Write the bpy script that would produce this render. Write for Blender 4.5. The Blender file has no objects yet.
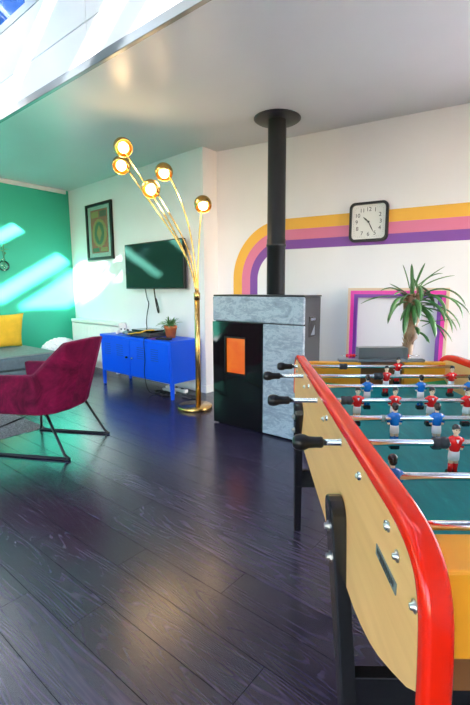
import bpy, bmesh, math, random
from mathutils import Vector, Matrix, Euler
random.seed(7)
R = math.radians
scn = bpy.context.scene
COL = scn.collection

# ------------------------------------------------------------------ camera, sky, sun, exposure
CAM_H = 1.15
cam_d = bpy.data.cameras.new('camera'); cam = bpy.data.objects.new('camera', cam_d); COL.objects.link(cam)
cam.location = (0, 0, CAM_H)
cam.rotation_euler = (R(90) - math.atan(62.5 / 417), 0, 0)
cam_d.sensor_fit = 'AUTO'; cam_d.sensor_width = 36; cam_d.lens = 417 / 705 * 36
cam_d.shift_x = -15 / 705
cam_d.clip_start = 0.05
scn.camera = cam

TH = R(-38.2)                                    # the room's own axes: s along the far wall, t into it
def rp(s, t, z=0.0):
    return Vector((s * math.cos(TH) - t * math.sin(TH), s * math.sin(TH) + t * math.cos(TH), z))
SUN_DIR = (rp(-2.06, 1.0, 0) + Vector((0, 0, -0.61))).normalized()

world = bpy.data.worlds.new('sky'); scn.world = world; world.use_nodes = True
wn = world.node_tree.nodes; wl = world.node_tree.links
bg = wn['Background']
sky = wn.new('ShaderNodeTexSky'); sky.sky_type = 'NISHITA'; sky.sun_disc = False
sky.sun_elevation = R(24); sky.sun_rotation = math.atan2(-SUN_DIR.x, -SUN_DIR.y)
sky.air_density = 1.0; sky.dust_density = 1.0; sky.ozone_density = 1.0
wl.new(sky.outputs[0], bg.inputs[0]); bg.inputs[1].default_value = 1.0

sun_d = bpy.data.lights.new('sun', 'SUN'); sun = bpy.data.objects.new('sun', sun_d); COL.objects.link(sun)
sun_d.energy = 55.0; sun_d.angle = R(1.0); sun_d.color = (0.94, 0.97, 1.0)
sun.rotation_euler = SUN_DIR.to_track_quat('-Z', 'Y').to_euler()
sun.location = (4, -4, 8)

scn.view_settings.view_transform = 'Standard'; scn.view_settings.look = 'None'
scn.view_settings.gamma = 1.0; scn.view_settings.use_curve_mapping = False
scn.view_settings.exposure = 0.88
scn.cycles.use_denoising = True
scn.cycles.max_bounces = 10; scn.cycles.diffuse_bounces = 7; scn.cycles.glossy_bounces = 4
scn.cycles.transparent_max_bounces = 12
scn.cycles.caustics_reflective = False; scn.cycles.caustics_refractive = False
scn.cycles.sample_clamp_indirect = 6.0

# ------------------------------------------------------------------ materials
def mat(name, col, rough=0.5, metal=0.0, **kw):
    m = bpy.data.materials.new(name); m.use_nodes = True
    b = m.node_tree.nodes['Principled BSDF']
    b.inputs['Base Color'].default_value = (*col, 1); b.inputs['Roughness'].default_value = rough
    b.inputs['Metallic'].default_value = metal
    for k, v in kw.items():
        b.inputs[k.replace('_', ' ')].default_value = v
    return m
def P(m): return m.node_tree.nodes['Principled BSDF']
def node(m, t, **kw):
    n = m.node_tree.nodes.new(t)
    for k, v in kw.items():
        if k.startswith('i_'): n.inputs[k[2:].replace('_', ' ')].default_value = v
        else: setattr(n, k, v)
    return n
def link(m, a, b): m.node_tree.links.new(a, b)
def coords(m, scale=(1, 1, 1), kind='Object', rnd=False):
    tc = node(m, 'ShaderNodeTexCoord'); mp = node(m, 'ShaderNodeMapping'); mp.inputs['Scale'].default_value = scale
    if rnd:
        oi = node(m, 'ShaderNodeObjectInfo'); mul = node(m, 'ShaderNodeVectorMath', operation='MULTIPLY')
        mul.inputs[1].default_value = (37, 23, 11)
        link(m, oi.outputs['Random'], mul.inputs[0])
        add = node(m, 'ShaderNodeVectorMath', operation='ADD')
        link(m, tc.outputs[kind], add.inputs[0]); link(m, mul.outputs[0], add.inputs[1])
        link(m, add.outputs[0], mp.inputs['Vector'])
    else:
        link(m, tc.outputs[kind], mp.inputs['Vector'])
    return mp.outputs[0]
def ramp(m, fac, stops):
    r = node(m, 'ShaderNodeValToRGB'); e = r.color_ramp.elements
    while len(e) > 1: e.remove(e[-1])
    e[0].position = stops[0][0]; e[0].color = (*stops[0][1], 1)
    for p, c in stops[1:]:
        x = e.new(p); x.color = (*c, 1)
    link(m, fac, r.inputs[0]); return r.outputs[0]
def bump(m, h, strength=0.2, dist=0.01):
    b = node(m, 'ShaderNodeBump'); b.inputs['Strength'].default_value = strength; b.inputs['Distance'].default_value = dist
    link(m, h, b.inputs['Height']); link(m, b.outputs[0], P(m).inputs['Normal'])
def noise(m, v, scale, detail=3, rough=0.5, dist=0.0):
    n = node(m, 'ShaderNodeTexNoise'); n.inputs['Scale'].default_value = scale; n.inputs['Detail'].default_value = detail
    n.inputs['Roughness'].default_value = rough; n.inputs['Distortion'].default_value = dist
    link(m, v, n.inputs['Vector']); return n.outputs['Fac']
def paint(name, c, rough=0.6, var=0.05, scale=3):
    m = mat(name, c, rough); v = coords(m)
    f = noise(m, v, scale, 4)
    link(m, ramp(m, f, [(0.3, tuple(x * (1 - var) for x in c)), (0.7, tuple(min(1, x * (1 + var)) for x in c))]), P(m).inputs['Base Color'])
    bump(m, noise(m, v, 160, 2), 0.06, 0.002)
    return m

M = {}
M['white'] = paint('white_wall_paint', (0.78, 0.775, 0.82), 0.6, 0.02, 2)
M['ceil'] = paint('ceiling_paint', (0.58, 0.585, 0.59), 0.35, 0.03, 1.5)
M['shaft'] = paint('white_gloss_board', (0.78, 0.78, 0.80), 0.4, 0.01, 2)
M['green'] = paint('emerald_wall_paint', (0.032, 0.46, 0.31), 0.5, 0.04, 2)
M['yellow_stripe'] = paint('yellow_stripe_paint', (0.80, 0.42, 0.04), 0.5, 0.03)
M['pink_stripe'] = paint('pink_stripe_paint', (0.66, 0.17, 0.30), 0.5, 0.03)
M['purple_stripe'] = paint('purple_stripe_paint', (0.19, 0.05, 0.33), 0.5, 0.03)
M['gloss_white'] = mat('gloss_white_paint', (0.82, 0.82, 0.82), 0.35)
M['grey_trim'] = mat('grey_trim_paint', (0.55, 0.56, 0.55), 0.35)
M['edge_trim'] = mat('dark_grey_edge', (0.16, 0.17, 0.17), 0.3, 0.5)
M['black_metal'] = mat('black_metal', (0.012, 0.012, 0.014), 0.35, 0.4)
M['pipe'] = mat('black_enamel', (0.016, 0.018, 0.021), 0.38, 0.3)
M['black_plastic'] = mat('black_plastic', (0.008, 0.008, 0.009), 0.3, 0, Specular_IOR_Level=0.3)
M['black_gloss'] = mat('black_glass', (0.006, 0.006, 0.007), 0.07)
M['black_paint'] = mat('black_lacquer', (0.010, 0.010, 0.011), 0.22)
M['chrome'] = mat('chrome', (0.74, 0.75, 0.77), 0.18, 1.0)
M['steel'] = mat('zinc_steel', (0.55, 0.54, 0.50), 0.3, 1.0)
M['grey_metal'] = mat('grey_sheet_metal', (0.24, 0.28, 0.31), 0.3, 0.7)
M['red'] = mat('red_gloss_plastic', (0.82, 0.016, 0.002), 0.14, 0, Specular_IOR_Level=0.35)
M['bead'] = mat('red_bead', (0.6, 0.02, 0.02), 0.2)
M['yellow_paint'] = paint('yellow_table_paint', (0.88, 0.38, 0.02), 0.4, 0.04, 8)
M['dark_wood'] = mat('dark_goal_wood', (0.19, 0.075, 0.02), 0.5)
M['green_ramp'] = mat('green_corner_ramp', (0.02, 0.30, 0.10), 0.4)
M['bumper'] = mat('grey_rubber', (0.035, 0.038, 0.045), 0.6)
M['blue_metal'] = mat('blue_enamel', (0.0, 0.085, 0.78), 0.42, 0, Specular_IOR_Level=0.35)
M['slot'] = mat('dark_blue_slot', (0.004, 0.05, 0.40), 0.5)
M['terracotta'] = paint('terracotta', (0.50, 0.13, 0.04), 0.75, 0.12, 25)
M['soil'] = mat('soil', (0.03, 0.018, 0.01), 0.9)
M['rug'] = paint('grey_shag', (0.17, 0.165, 0.165), 0.95, 0.6, 90)
M['mustard'] = paint('mustard_cloth', (0.82, 0.50, 0.03), 0.8, 0.08, 12)
M['sofa_cloth'] = paint('slate_blue_cloth', (0.10, 0.155, 0.185), 0.85, 0.12, 25)
M['sofa_top_lit'] = paint('green_lit_grey_cloth', (0.22, 0.27, 0.26), 0.85, 0.12, 25)  # mattress top, green wall's bounced light painted into the cloth colour
M['pouf'] = paint('white_fluffy_cloth', (0.82, 0.80, 0.84), 0.9, 0.05, 20)
M['frame_wood'] = mat('pale_wood_edge', (0.66, 0.50, 0.36), 0.5)
M['magenta'] = mat('magenta_lacquer', (0.74, 0.03, 0.38), 0.4)
M['violet'] = mat('violet_lacquer', (0.16, 0.035, 0.32), 0.4)
M['clock_face'] = mat('clock_face', (0.78, 0.77, 0.74), 0.4)
M['ink'] = mat('black_ink', (0.02, 0.02, 0.02), 0.5)
M['plaque'] = mat('grey_plaque', (0.20, 0.24, 0.25), 0.45, 0.3)
M['skin'] = mat('figure_skin', (0.78, 0.60, 0.42), 0.35)
M['fig_red'] = mat('figure_red', (0.80, 0.014, 0.014), 0.25)
M['fig_blue'] = mat('figure_blue', (0.008, 0.16, 0.55), 0.25)
M['fig_white'] = mat('figure_white', (0.90, 0.89, 0.86), 0.3)
M['fig_black'] = mat('figure_black', (0.01, 0.01, 0.012), 0.25)
M['fig_brown'] = mat('figure_brown_hair', (0.018, 0.010, 0.008), 0.25)
M['yellow_strap'] = mat('yellow_strap', (0.75, 0.42, 0.02), 0.5)
M['ceramic'] = mat('grey_pot', (0.25, 0.25, 0.26), 0.5)

def glass(name, tint=(1, 1, 1), refl=0.5):
    m = bpy.data.materials.new(name); m.use_nodes = True; nt = m.node_tree; nt.nodes.clear()
    o = nt.nodes.new('ShaderNodeOutputMaterial'); t = nt.nodes.new('ShaderNodeBsdfTransparent'); g = nt.nodes.new('ShaderNodeBsdfGlossy')
    t.inputs[0].default_value = (*tint, 1); g.inputs['Roughness'].default_value = 0.02
    mx = nt.nodes.new('ShaderNodeMixShader'); f = nt.nodes.new('ShaderNodeFresnel'); f.inputs[0].default_value = 1.45
    mm = nt.nodes.new('ShaderNodeMath'); mm.operation = 'MULTIPLY'; mm.inputs[1].default_value = refl
    nt.links.new(f.outputs[0], mm.inputs[0]); nt.links.new(mm.outputs[0], mx.inputs[0])
    nt.links.new(t.outputs[0], mx.inputs[1]); nt.links.new(g.outputs[0], mx.inputs[2]); nt.links.new(mx.outputs[0], o.inputs[0])
    return m
M['glass'] = glass('window_glass')
M['dimmed_glass'] = glass('dimmed_bay_glass', (0.06, 0.06, 0.06), 0.5)  # darkened pane added to let only weak sun through
M['sky_tint_glass'] = glass('sky_blue_tint_glass', (0.10, 0.24, 0.42), 0.5)  # tint stands in for the deep blue of the sky behind
M['globe_glass'] = glass('clear_globe_glass', (0.90, 0.97, 0.94), 1.6)
def emit(name, col, s):
    m = mat(name, col, 0.4); P(m).inputs['Emission Color'].default_value = (*col, 1); P(m).inputs['Emission Strength'].default_value = s
    return m
M['bulb'] = emit('warm_bulb', (1.0, 0.72, 0.36), 9)

def brass():
    m = mat('brushed_brass', (0.62, 0.40, 0.13), 0.26, 1.0); v = coords(m)
    f = noise(m, v, 30, 3); link(m, ramp(m, f, [(0.3, (0.48, 0.30, 0.08)), (0.7, (0.64, 0.43, 0.16))]), P(m).inputs['Base Color']); return m
M['brass'] = brass()

def plank_mat():
    m = mat('charcoal_oak_laminate', (0.03, 0.025, 0.032), 0.3)
    v = coords(m, (0.65, 6.5, 1), rnd=True)
    n = noise(m, v, 1.3, 1.5, 0.4, 0.15)
    mu = node(m, 'ShaderNodeMath', operation='MULTIPLY'); mu.inputs[1].default_value = 150; link(m, n, mu.inputs[0])
    sn = node(m, 'ShaderNodeMath', operation='SINE'); link(m, mu.outputs[0], sn.inputs[0])
    v2 = coords(m, (6, 160, 1), rnd=True); fib = noise(m, v2, 1.0, 3, 0.6)
    v3 = coords(m, (0.8, 2.2, 1), rnd=True); cl = noise(m, v3, 1.6, 2)
    mr = node(m, 'ShaderNodeMapRange'); mr.inputs[1].default_value = -0.2; mr.inputs[2].default_value = 1.0; link(m, sn.outputs[0], mr.inputs[0])
    m2 = node(m, 'ShaderNodeMath', operation='MULTIPLY'); link(m, mr.outputs[0], m2.inputs[0]); link(m, cl, m2.inputs[1])
    m3 = node(m, 'ShaderNodeMath', operation='MULTIPLY'); link(m, m2.outputs[0], m3.inputs[0]); link(m, fib, m3.inputs[1])
    c = ramp(m, m3.outputs[0], [(0.0, (0.022, 0.016, 0.038)), (0.15, (0.033, 0.025, 0.054)), (0.5, (0.092, 0.07, 0.108))])
    oi = node(m, 'ShaderNodeObjectInfo'); rr = node(m, 'ShaderNodeMapRange'); rr.inputs[3].default_value = 0.8; rr.inputs[4].default_value = 1.2
    link(m, oi.outputs['Random'], rr.inputs[0])
    mv = node(m, 'ShaderNodeVectorMath', operation='SCALE'); link(m, c, mv.inputs[0]); link(m, rr.outputs[0], mv.inputs['Scale'])
    link(m, mv.outputs[0], P(m).inputs['Base Color'])
    rg = ramp(m, fib, [(0.2, (0.23,) * 3), (0.8, (0.27,) * 3)]); link(m, rg, P(m).inputs['Roughness'])
    P(m).inputs['Specular IOR Level'].default_value = 1.0
    bump(m, m3.outputs[0], 0.03, 0.001)
    return m
M['plank'] = plank_mat()

def wood(name, a, b, stretch=(18, 1.2, 18), rough=0.35):
    m = mat(name, a, rough); v = coords(m, stretch)
    n = noise(m, v, 2.2, 5, 0.6, 0.3)
    link(m, ramp(m, n, [(0.3, a), (0.7, b)]), P(m).inputs['Base Color']); bump(m, n, 0.04, 0.002); return m
M['beech'] = wood('beech_veneer', (0.82, 0.42, 0.15), (0.92, 0.51, 0.20))

def stone():
    m = mat('grey_soapstone', (0.3, 0.36, 0.4), 0.55); v = coords(m, (1, 1, 2.2))
    n1 = noise(m, v, 5, 8, 0.68, 1.6); n2 = noise(m, v, 26, 5, 0.7, 0.6)
    ad = node(m, 'ShaderNodeMath', operation='ADD'); link(m, n1, ad.inputs[0])
    mu = node(m, 'ShaderNodeMath', operation='MULTIPLY'); mu.inputs[1].default_value = 0.5; link(m, n2, mu.inputs[0]); link(m, mu.outputs[0], ad.inputs[1])
    link(m, ramp(m, ad.outputs[0], [(0.52, (0.16, 0.20, 0.24)), (0.72, (0.25, 0.305, 0.35)), (0.80, (0.36, 0.42, 0.47)), (0.95, (0.25, 0.30, 0.345))]), P(m).inputs['Base Color'])
    bump(m, n2, 0.06, 0.002); return m
M['stone'] = stone()

def velvet():
    m = mat('magenta_velvet', (0.14, 0.002, 0.03), 0.75); v = coords(m)
    n = noise(m, v, 5, 7, 0.7, 1.0)
    link(m, ramp(m, n, [(0.36, (0.055, 0.0, 0.014)), (0.60, (0.15, 0.002, 0.036)), (0.74, (0.28, 0.010, 0.07))]), P(m).inputs['Base Color'])
    P(m).inputs['Sheen Weight'].default_value = 0.25; P(m).inputs['Sheen Roughness'].default_value = 0.35
    P(m).inputs['Sheen Tint'].default_value = (0.9, 0.08, 0.3, 1)
    P(m).inputs['Specular IOR Level'].default_value = 0.15
    bump(m, n, 0.15, 0.01); return m
M['velvet'] = velvet()

def field_mat():
    m = mat('teal_playfield', (0.005, 0.2, 0.2), 0.42, 0, Specular_IOR_Level=0.25); v = coords(m, (14, 3, 3))
    n = noise(m, v, 3, 6, 0.7, 0.5)
    link(m, ramp(m, n, [(0.3, (0.001, 0.20, 0.21)), (0.6, (0.003, 0.27, 0.27)), (0.72, (0.02, 0.36, 0.34))]), P(m).inputs['Base Color']); return m
M['field'] = field_mat()
def leaf_mat(name, a, b):
    m = mat(name, a, 0.4); v = coords(m); n = noise(m, v, 9, 3)
    link(m, ramp(m, n, [(0.35, a), (0.65, b)]), P(m).inputs['Base Color']); return m
M['leaf'] = leaf_mat('leaf_green', (0.022, 0.10, 0.022), (0.075, 0.22, 0.05))
M['leaf2'] = leaf_mat('succulent_green', (0.05, 0.16, 0.04), (0.16, 0.34, 0.10))
M['trunk'] = leaf_mat('trunk_brown', (0.16, 0.08, 0.035), (0.34, 0.20, 0.10))
def fire():
    m = mat('fire_glow', (0.02, 0.005, 0), 0.4); tc = node(m, 'ShaderNodeTexCoord'); n = noise(m, tc.outputs['Object'], 7, 3, 0.5, 0.6)
    link(m, ramp(m, n, [(0.32, (0.90, 0.11, 0.004)), (0.60, (1.0, 0.22, 0.015)), (0.75, (1.0, 0.40, 0.05))]), P(m).inputs['Emission Color'])
    P(m).inputs['Emission Strength'].default_value = 0.42; return m
M['fire'] = fire()

# ------------------------------------------------------------------ mesh builder
class MB:
    def __init__(self): self.bm = bmesh.new(); self.mi = 0
    def _merge(self, b, mtx=None):
        if mtx is not None: bmesh.ops.transform(b, matrix=mtx, verts=b.verts)
        vm = {}
        for v in b.verts: vm[v] = self.bm.verts.new(v.co)
        for f in b.faces:
            try:
                nf = self.bm.faces.new([vm[v] for v in f.verts]); nf.material_index = self.mi; nf.smooth = f.smooth
            except ValueError: pass
        b.free(); return self
    def m(self, i): self.mi = i; return self
    def box(self, lo, hi, bev=0.0, seg=2, mtx=None):
        b = bmesh.new(); bmesh.ops.create_cube(b, size=1)
        c = [(lo[i] + hi[i]) / 2 for i in range(3)]; s = [abs(hi[i] - lo[i]) for i in range(3)]
        bmesh.ops.transform(b, matrix=Matrix.Translation(c) @ Matrix.Diagonal((*s, 1)), verts=b.verts)
        if bev > 0: bmesh.ops.bevel(b, geom=list(b.edges), offset=bev, segments=seg, profile=0.5, affect='EDGES')
        return self._merge(b, mtx)
    def tube(self, pts, r, seg=10, caps=True, smooth=True):
        pts = [Vector(p) for p in pts]; n = len(pts)
        rs = r if isinstance(r, (list, tuple)) else [r] * n
        b = bmesh.new(); rings = []; prev = None
        for i, p in enumerate(pts):
            t = (pts[min(i + 1, n - 1)] - pts[max(i - 1, 0)]).normalized()
            if prev is None:
                u = t.orthogonal().normalized()
            else:
                u = (prev - t * prev.dot(t)).normalized()
            prev = u; w = t.cross(u)
            rings.append([b.verts.new(p + (u * math.cos(2 * math.pi * k / seg) + w * math.sin(2 * math.pi * k / seg)) * rs[i]) for k in range(seg)])
        for i in range(n - 1):
            for k in range(seg):
                f = b.faces.new((rings[i][k], rings[i][(k + 1) % seg], rings[i + 1][(k + 1) % seg], rings[i + 1][k])); f.smooth = smooth
        if caps:
            b.faces.new(rings[0][::-1]); b.faces.new(rings[-1])
        return self._merge(b)
    def lathe(self, prof, o=(0, 0, 0), axis=(0, 0, 1), seg=24, smooth=True, mtx=None):
        # prof: list of (radius, height); radius 0 closes
        b = bmesh.new(); rings = []
        for r, h in prof:
            if r < 1e-6: rings.append([b.verts.new((0, 0, h))])
            else: rings.append([b.verts.new((r * math.cos(2 * math.pi * k / seg), r * math.sin(2 * math.pi * k / seg), h)) for k in range(seg)])
        for a, c in zip(rings, rings[1:]):
            for k in range(seg):
                k2 = (k + 1) % seg
                if len(a) == 1 and len(c) == 1: continue
                if len(a) == 1: f = b.faces.new((a[0], c[k2], c[k]))
                elif len(c) == 1: f = b.faces.new((a[k], a[k2], c[0]))
                else: f = b.faces.new((a[k], a[k2], c[k2], c[k]))
                f.smooth = smooth
        q = Vector(axis).to_track_quat('Z', 'Y').to_matrix().to_4x4()
        mt = Matrix.Translation(o) @ q
        return self._merge(b, mt if mtx is None else mtx @ mt)
    def ball(self, c, r, sc=(1, 1, 1), seg=16, mtx=None):
        b = bmesh.new(); bmesh.ops.create_uvsphere(b, u_segments=seg, v_segments=max(6, seg // 2), radius=r)
        for f in b.faces: f.smooth = True
        mt = Matrix.Translation(c) @ Matrix.Diagonal((*sc, 1))
        return self._merge(b, mt if mtx is None else mtx @ mt)
    def prism(self, poly, fn0, fn1, bev=0.0):
        # poly of 2-D points, fn0/fn1 give the 3-D point on either end face
        b = bmesh.new()
        a = [b.verts.new(fn0(*p)) for p in poly]; c = [b.verts.new(fn1(*p)) for p in poly]
        n = len(poly)
        b.faces.new(a[::-1]); b.faces.new(c)
        for i in range(n): b.faces.new((a[i], a[(i + 1) % n], c[(i + 1) % n], c[i]))
        bmesh.ops.recalc_face_normals(b, faces=b.faces)
        if bev > 0:
            ed = [e for e in b.edges if len(e.link_faces) == 2 and e.calc_face_angle(0) > 0.9]
            bmesh.ops.bevel(b, geom=ed, offset=bev, segments=2, profile=0.5, affect='EDGES')
        return self._merge(b)
    def quads(self, vs, fs, smooth=False):
        b = bmesh.new(); v = [b.verts.new(x) for x in vs]
        for f in fs:
            q = b.faces.new([v[i] for i in f]); q.smooth = smooth
        return self._merge(b)
    def mesh(self, name):
        bmesh.ops.recalc_face_normals(self.bm, faces=self.bm.faces)
        me = bpy.data.meshes.new(name); self.bm.to_mesh(me); self.bm.free(); return me
    def build(self, name, mats, parent=None, loc=None, rot=None):
        me = self.mesh(name)
        for x in (mats if isinstance(mats, (list, tuple)) else [mats]): me.materials.append(x if not isinstance(x, str) else M[x])
        o = bpy.data.objects.new(name, me); COL.objects.link(o)
        if parent is not None: o.parent = parent
        if loc is not None: o.location = loc
        if rot is not None: o.rotation_euler = rot
        return o
def link_mesh(name, me, parent=None, loc=(0, 0, 0), rot=(0, 0, 0)):
    o = bpy.data.objects.new(name, me); COL.objects.link(o); o.parent = parent; o.location = loc; o.rotation_euler = rot; return o
def tag(o, label, cat, group=None):
    o['label'] = label; o['category'] = cat
    if group: o['group'] = group
    return o
def thing(name, label, cat, loc=(0, 0, 0), rotz=0.0, group=None):
    o = bpy.data.objects.new(name, None); COL.objects.link(o); o.empty_display_size = 0.1
    o.location = loc; o.rotation_euler = (0, 0, rotz); return tag(o, label, cat, group)
def struct(o, label=None):
    o['kind'] = 'structure'
    if label: o['label'] = label
    return o
def copy_tree(o, parent=None):
    c = o.copy(); COL.objects.link(c); c.parent = parent
    for ch in list(o.children): copy_tree(ch, c)
    return c
def text_mesh(s, size, depth=0.0005):
    cu = bpy.data.curves.new('lettering', 'FONT'); cu.body = s; cu.size = size; cu.align_x = 'CENTER'; cu.align_y = 'CENTER'; cu.extrude = depth
    ob = bpy.data.objects.new('lettering', cu); COL.objects.link(ob)
    dg = bpy.context.evaluated_depsgraph_get(); dg.update()
    me = bpy.data.meshes.new_from_object(ob.evaluated_get(dg)); bpy.data.objects.remove(ob); bpy.data.curves.remove(cu)
    return me
def bez(p0, p1, p2, p3, n=14):
    p0, p1, p2, p3 = map(Vector, (p0, p1, p2, p3)); o = []
    for i in range(n + 1):
        t = i / n; u = 1 - t; o.append(p0 * u ** 3 + p1 * 3 * u * u * t + p2 * 3 * u * t * t + p3 * t ** 3)
    return o
def smooth_path(pts, n=6):
    pts = [Vector(p) for p in pts]; out = []
    for i in range(len(pts) - 1):
        a = pts[max(i - 1, 0)]; b = pts[i]; c = pts[i + 1]; d = pts[min(i + 2, len(pts) - 1)]
        for k in range(n):
            t = k / n
            out.append(0.5 * ((2 * b) + (c - a) * t + (2 * a - 5 * b + 4 * c - d) * t * t + (3 * b - a - 3 * c + d) * t ** 3))
    out.append(pts[-1]); return out

# ------------------------------------------------------------------ the room
ZC = 2.62                       # ceiling
T0 = 1.73                       # far edge of the roof light
S_G = -6.22                     # green wall
S_R = 2.25                      # right wall
T_B = -2.7                      # wall behind the camera
ROOM = (0, 0, TH)
W0 = Vector((-0.494, 4.585, 0)); TW = R(-41.5)        # wall with the television
S0 = Vector((-0.36, 4.752, 0)); TS = R(-29.3)         # striped wall

# floor: slab, then planks of their own
fl = MB().box((S_G - 0.15, T_B - 0.15, -0.12), (S_R + 0.9, 5.4, -0.012)).build('floor', M['soil'], None, (0, 0, 0), (0, 0, TH))
struct(fl, 'dark charcoal oak-look plank floor with a soft sheen')
PW, PL = 0.15, 1.22
plank_me = MB().box((-PL / 2 + 0.0012, -PW / 2 + 0.0012, -0.012), (PL / 2 - 0.0012, PW / 2 - 0.0012, 0.0)).mesh('plank'); plank_me.materials.append(M['plank'])
def in_view(p):
    d = p.y * math.cos(R(8.5)) - (p.z - CAM_H) * math.sin(R(8.5))
    if d < 0.1: return False
    u = p.y * math.sin(R(8.5)) + (p.z - CAM_H) * math.cos(R(8.5))
    x = 250 + 417 * p.x / d; y = 352.5 - 417 * u / d
    return -12 < x < 482 and y < 717
rest = MB(); npl = 0
row = 0; t = 0.465 - 0.15 * 21
while t < 5.3:
    off = (-1.285 + PL * (((row * 0.37) + (0.37 * 3 if False else 0)) % 1.0)) if row != 22 else -1.285
    s = off - PL * 6
    while s < S_R + 0.6:
        cs, ct = s + PL / 2, t + PW / 2
        if cs > S_G - 0.6:
            # room outline: nothing behind the far walls
            w = rp(cs, ct)
            vis = any(in_view(rp(cs + a * PL / 2, ct + b * PW / 2)) for a in (-1, -0.5, 0, 0.5, 1) for b in (-1, 1))
            dt = (w - W0).dot(Vector((-math.sin(TW), math.cos(TW), 0))); ds = (w - S0).dot(Vector((-math.sin(TS), math.cos(TS), 0)))
            if not (dt > 0.35 and ds > 0.35):
                if vis and npl < 300 and not (dt > 0.1 and ds > 0.1):
                    link_mesh('plank', plank_me, fl, (cs, ct, 0)); npl += 1
                else:
                    rest.box((cs - PL / 2 + 0.0012, ct - PW / 2 + 0.0012, -0.012), (cs + PL / 2 - 0.0012, ct + PW / 2 - 0.0012, 0))
        s += PL
    t += PW; row += 1
ro = rest.build('plank_remainder', 'plank', fl); ro['kind'] = 'stuff'

def room_obj(mb, name, m, label=None, parent=None):
    o = mb.build(name, m, parent, None if parent else (0, 0, 0), None if parent else (0, 0, TH))
    return struct(o, label) if parent is None else o

# green wall and its white trim
room_obj(MB().box((S_G - 0.12, T_B - 0.12, 0), (S_G, 3.75, ZC)), 'wall_left', 'green', 'emerald green painted wall at the far left')
room_obj(MB().box((S_G + 0.001, T_B, 2.565), (S_G + 0.03, 3.42, ZC), 0.004), 'trim_1', 'gloss_white', 'white strip along the top of the green wall')
# wall with the television
struct(MB().box((-3.25, 0, 0), (0, 0.14, ZC)).build('wall_back', 'white', None, W0, (0, 0, TW)), 'white wall behind the television')
# short return face beside the lamp
cr = MB(); a = W0; b = S0; dd = (b - a)
cr.quads([(a.x, a.y, 0), (b.x, b.y, 0), (b.x - 0.1, b.y + 0.1, 0), (a.x - 0.1, a.y + 0.1, 0), (a.x, a.y, ZC), (b.x, b.y, ZC), (b.x - 0.1, b.y + 0.1, ZC), (a.x - 0.1, a.y + 0.1, ZC)],
         [(0, 1, 5, 4), (1, 2, 6, 5), (2, 3, 7, 6), (3, 0, 4, 7), (0, 3, 2, 1), (4, 5, 6, 7)])
struct(cr.build('wall_corner', 'white'), 'narrow white return face between the two far walls')
wr = struct(MB().box((-0.02, 0, 0), (5.6, 0.12, ZC)).build('wall_right', 'white', None, S0, (0, 0, TS)), 'white wall with painted retro stripes')
# painted stripes
RC = (0.805, 1.258); RADS = [0.60, 0.492, 0.390, 0.300]
for i, (mk, nm) in enumerate((('yellow_stripe', 'yellow'), ('pink_stripe', 'pink'), ('purple_stripe', 'purple'))):
    ro_, ri_ = RADS[i], RADS[i + 1]; mb = MB(); vs = []; fs = []
    path = [(RC[0], None, 'v')]
    outer = [(RC[0] - ro_, 0.0)] + [(RC[0] - ro_ * math.cos(k / 24 * math.pi / 2), RC[1] + ro_ * math.sin(k / 24 * math.pi / 2)) for k in range(25)] + [(5.5, RC[1] + ro_)]
    inner = [(RC[0] - ri_, 0.0)] + [(RC[0] - ri_ * math.cos(k / 24 * math.pi / 2), RC[1] + ri_ * math.sin(k / 24 * math.pi / 2)) for k in range(25)] + [(5.5, RC[1] + ri_)]
    n = len(outer)
    vs = [(p[0], -0.0012, p[1]) for p in outer] + [(p[0], -0.0012, p[1]) for p in inner] + [(p[0], 0.0005, p[1]) for p in outer] + [(p[0], 0.0005, p[1]) for p in inner]
    fs = [(k, k + 1, n + k + 1, n + k) for k in range(n - 1)]
    fs += [(k, k + 1, 2 * n + k + 1, 2 * n + k) for k in range(n - 1)] + [(n + k, n + k + 1, 3 * n + k + 1, 3 * n + k) for k in range(n - 1)]
    mb.quads(vs, fs); o = mb.build('painted_stripe', mk, wr); o['label'] = nm + ' painted stripe curving round a corner'
# baseboards
struct(MB().box((-0.03, -0.014, 0), (5.5, 0, 0.085), 0.003).build('baseboard_right', 'gloss_white', None, S0, (0, 0, TS)))
struct(MB().box((-3.1, -0.014, 0), (0.012, 0, 0.085), 0.003).build('baseboard_back', 'gloss_white', None, W0, (0, 0, TW)))
ang = math.atan2(dd.y, dd.x); struct(MB().box((-0.012, -0.014, 0), (dd.length + 0.0, 0, 0.085), 0.003).build('baseboard_corner', 'gloss_white', None, W0, (0, 0, ang)))
room_obj(MB().box((S_G, T_B, 0), (S_G + 0.014, 3.4, 0.085), 0.003), 'baseboard_left', 'gloss_white')

# side wall and rear wall; unseen windows added there for fill daylight
def wall_with_holes(name, along0, along1, fixed, thick, holes, axis, label):
    mb = MB(); cur = along0
    def bx(a0, a1, z0, z1):
        if axis == 's': mb.box((a0, fixed - thick, z0), (a1, fixed, z1))
        else: mb.box((fixed, a0, z0), (fixed + thick, a1, z1))
    for (h0, h1, z0, z1) in holes:
        bx(cur, h0, 0, ZC); bx(h0, h1, 0, z0); bx(h0, h1, z1, ZC); cur = h1
    bx(cur, along1, 0, ZC)
    return room_obj(mb, name, 'white', label)
rear_holes = [(-5.0, -3.2, 0.25, 2.35), (-2.7, -0.9, 0.25, 2.35), (-0.4, 1.6, 0.25, 2.35)]
wall_with_holes('wall_rear', S_G - 0.12, S_R + 0.12, T_B, 0.14, rear_holes, 's', 'white wall behind the viewpoint with tall windows added for fill daylight')
side_holes = []
wall_with_holes('wall_side', T_B - 0.12, 2.75, S_R, 0.14, side_holes, 't', 'white side wall right of the viewpoint')
win_n = 0
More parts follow.
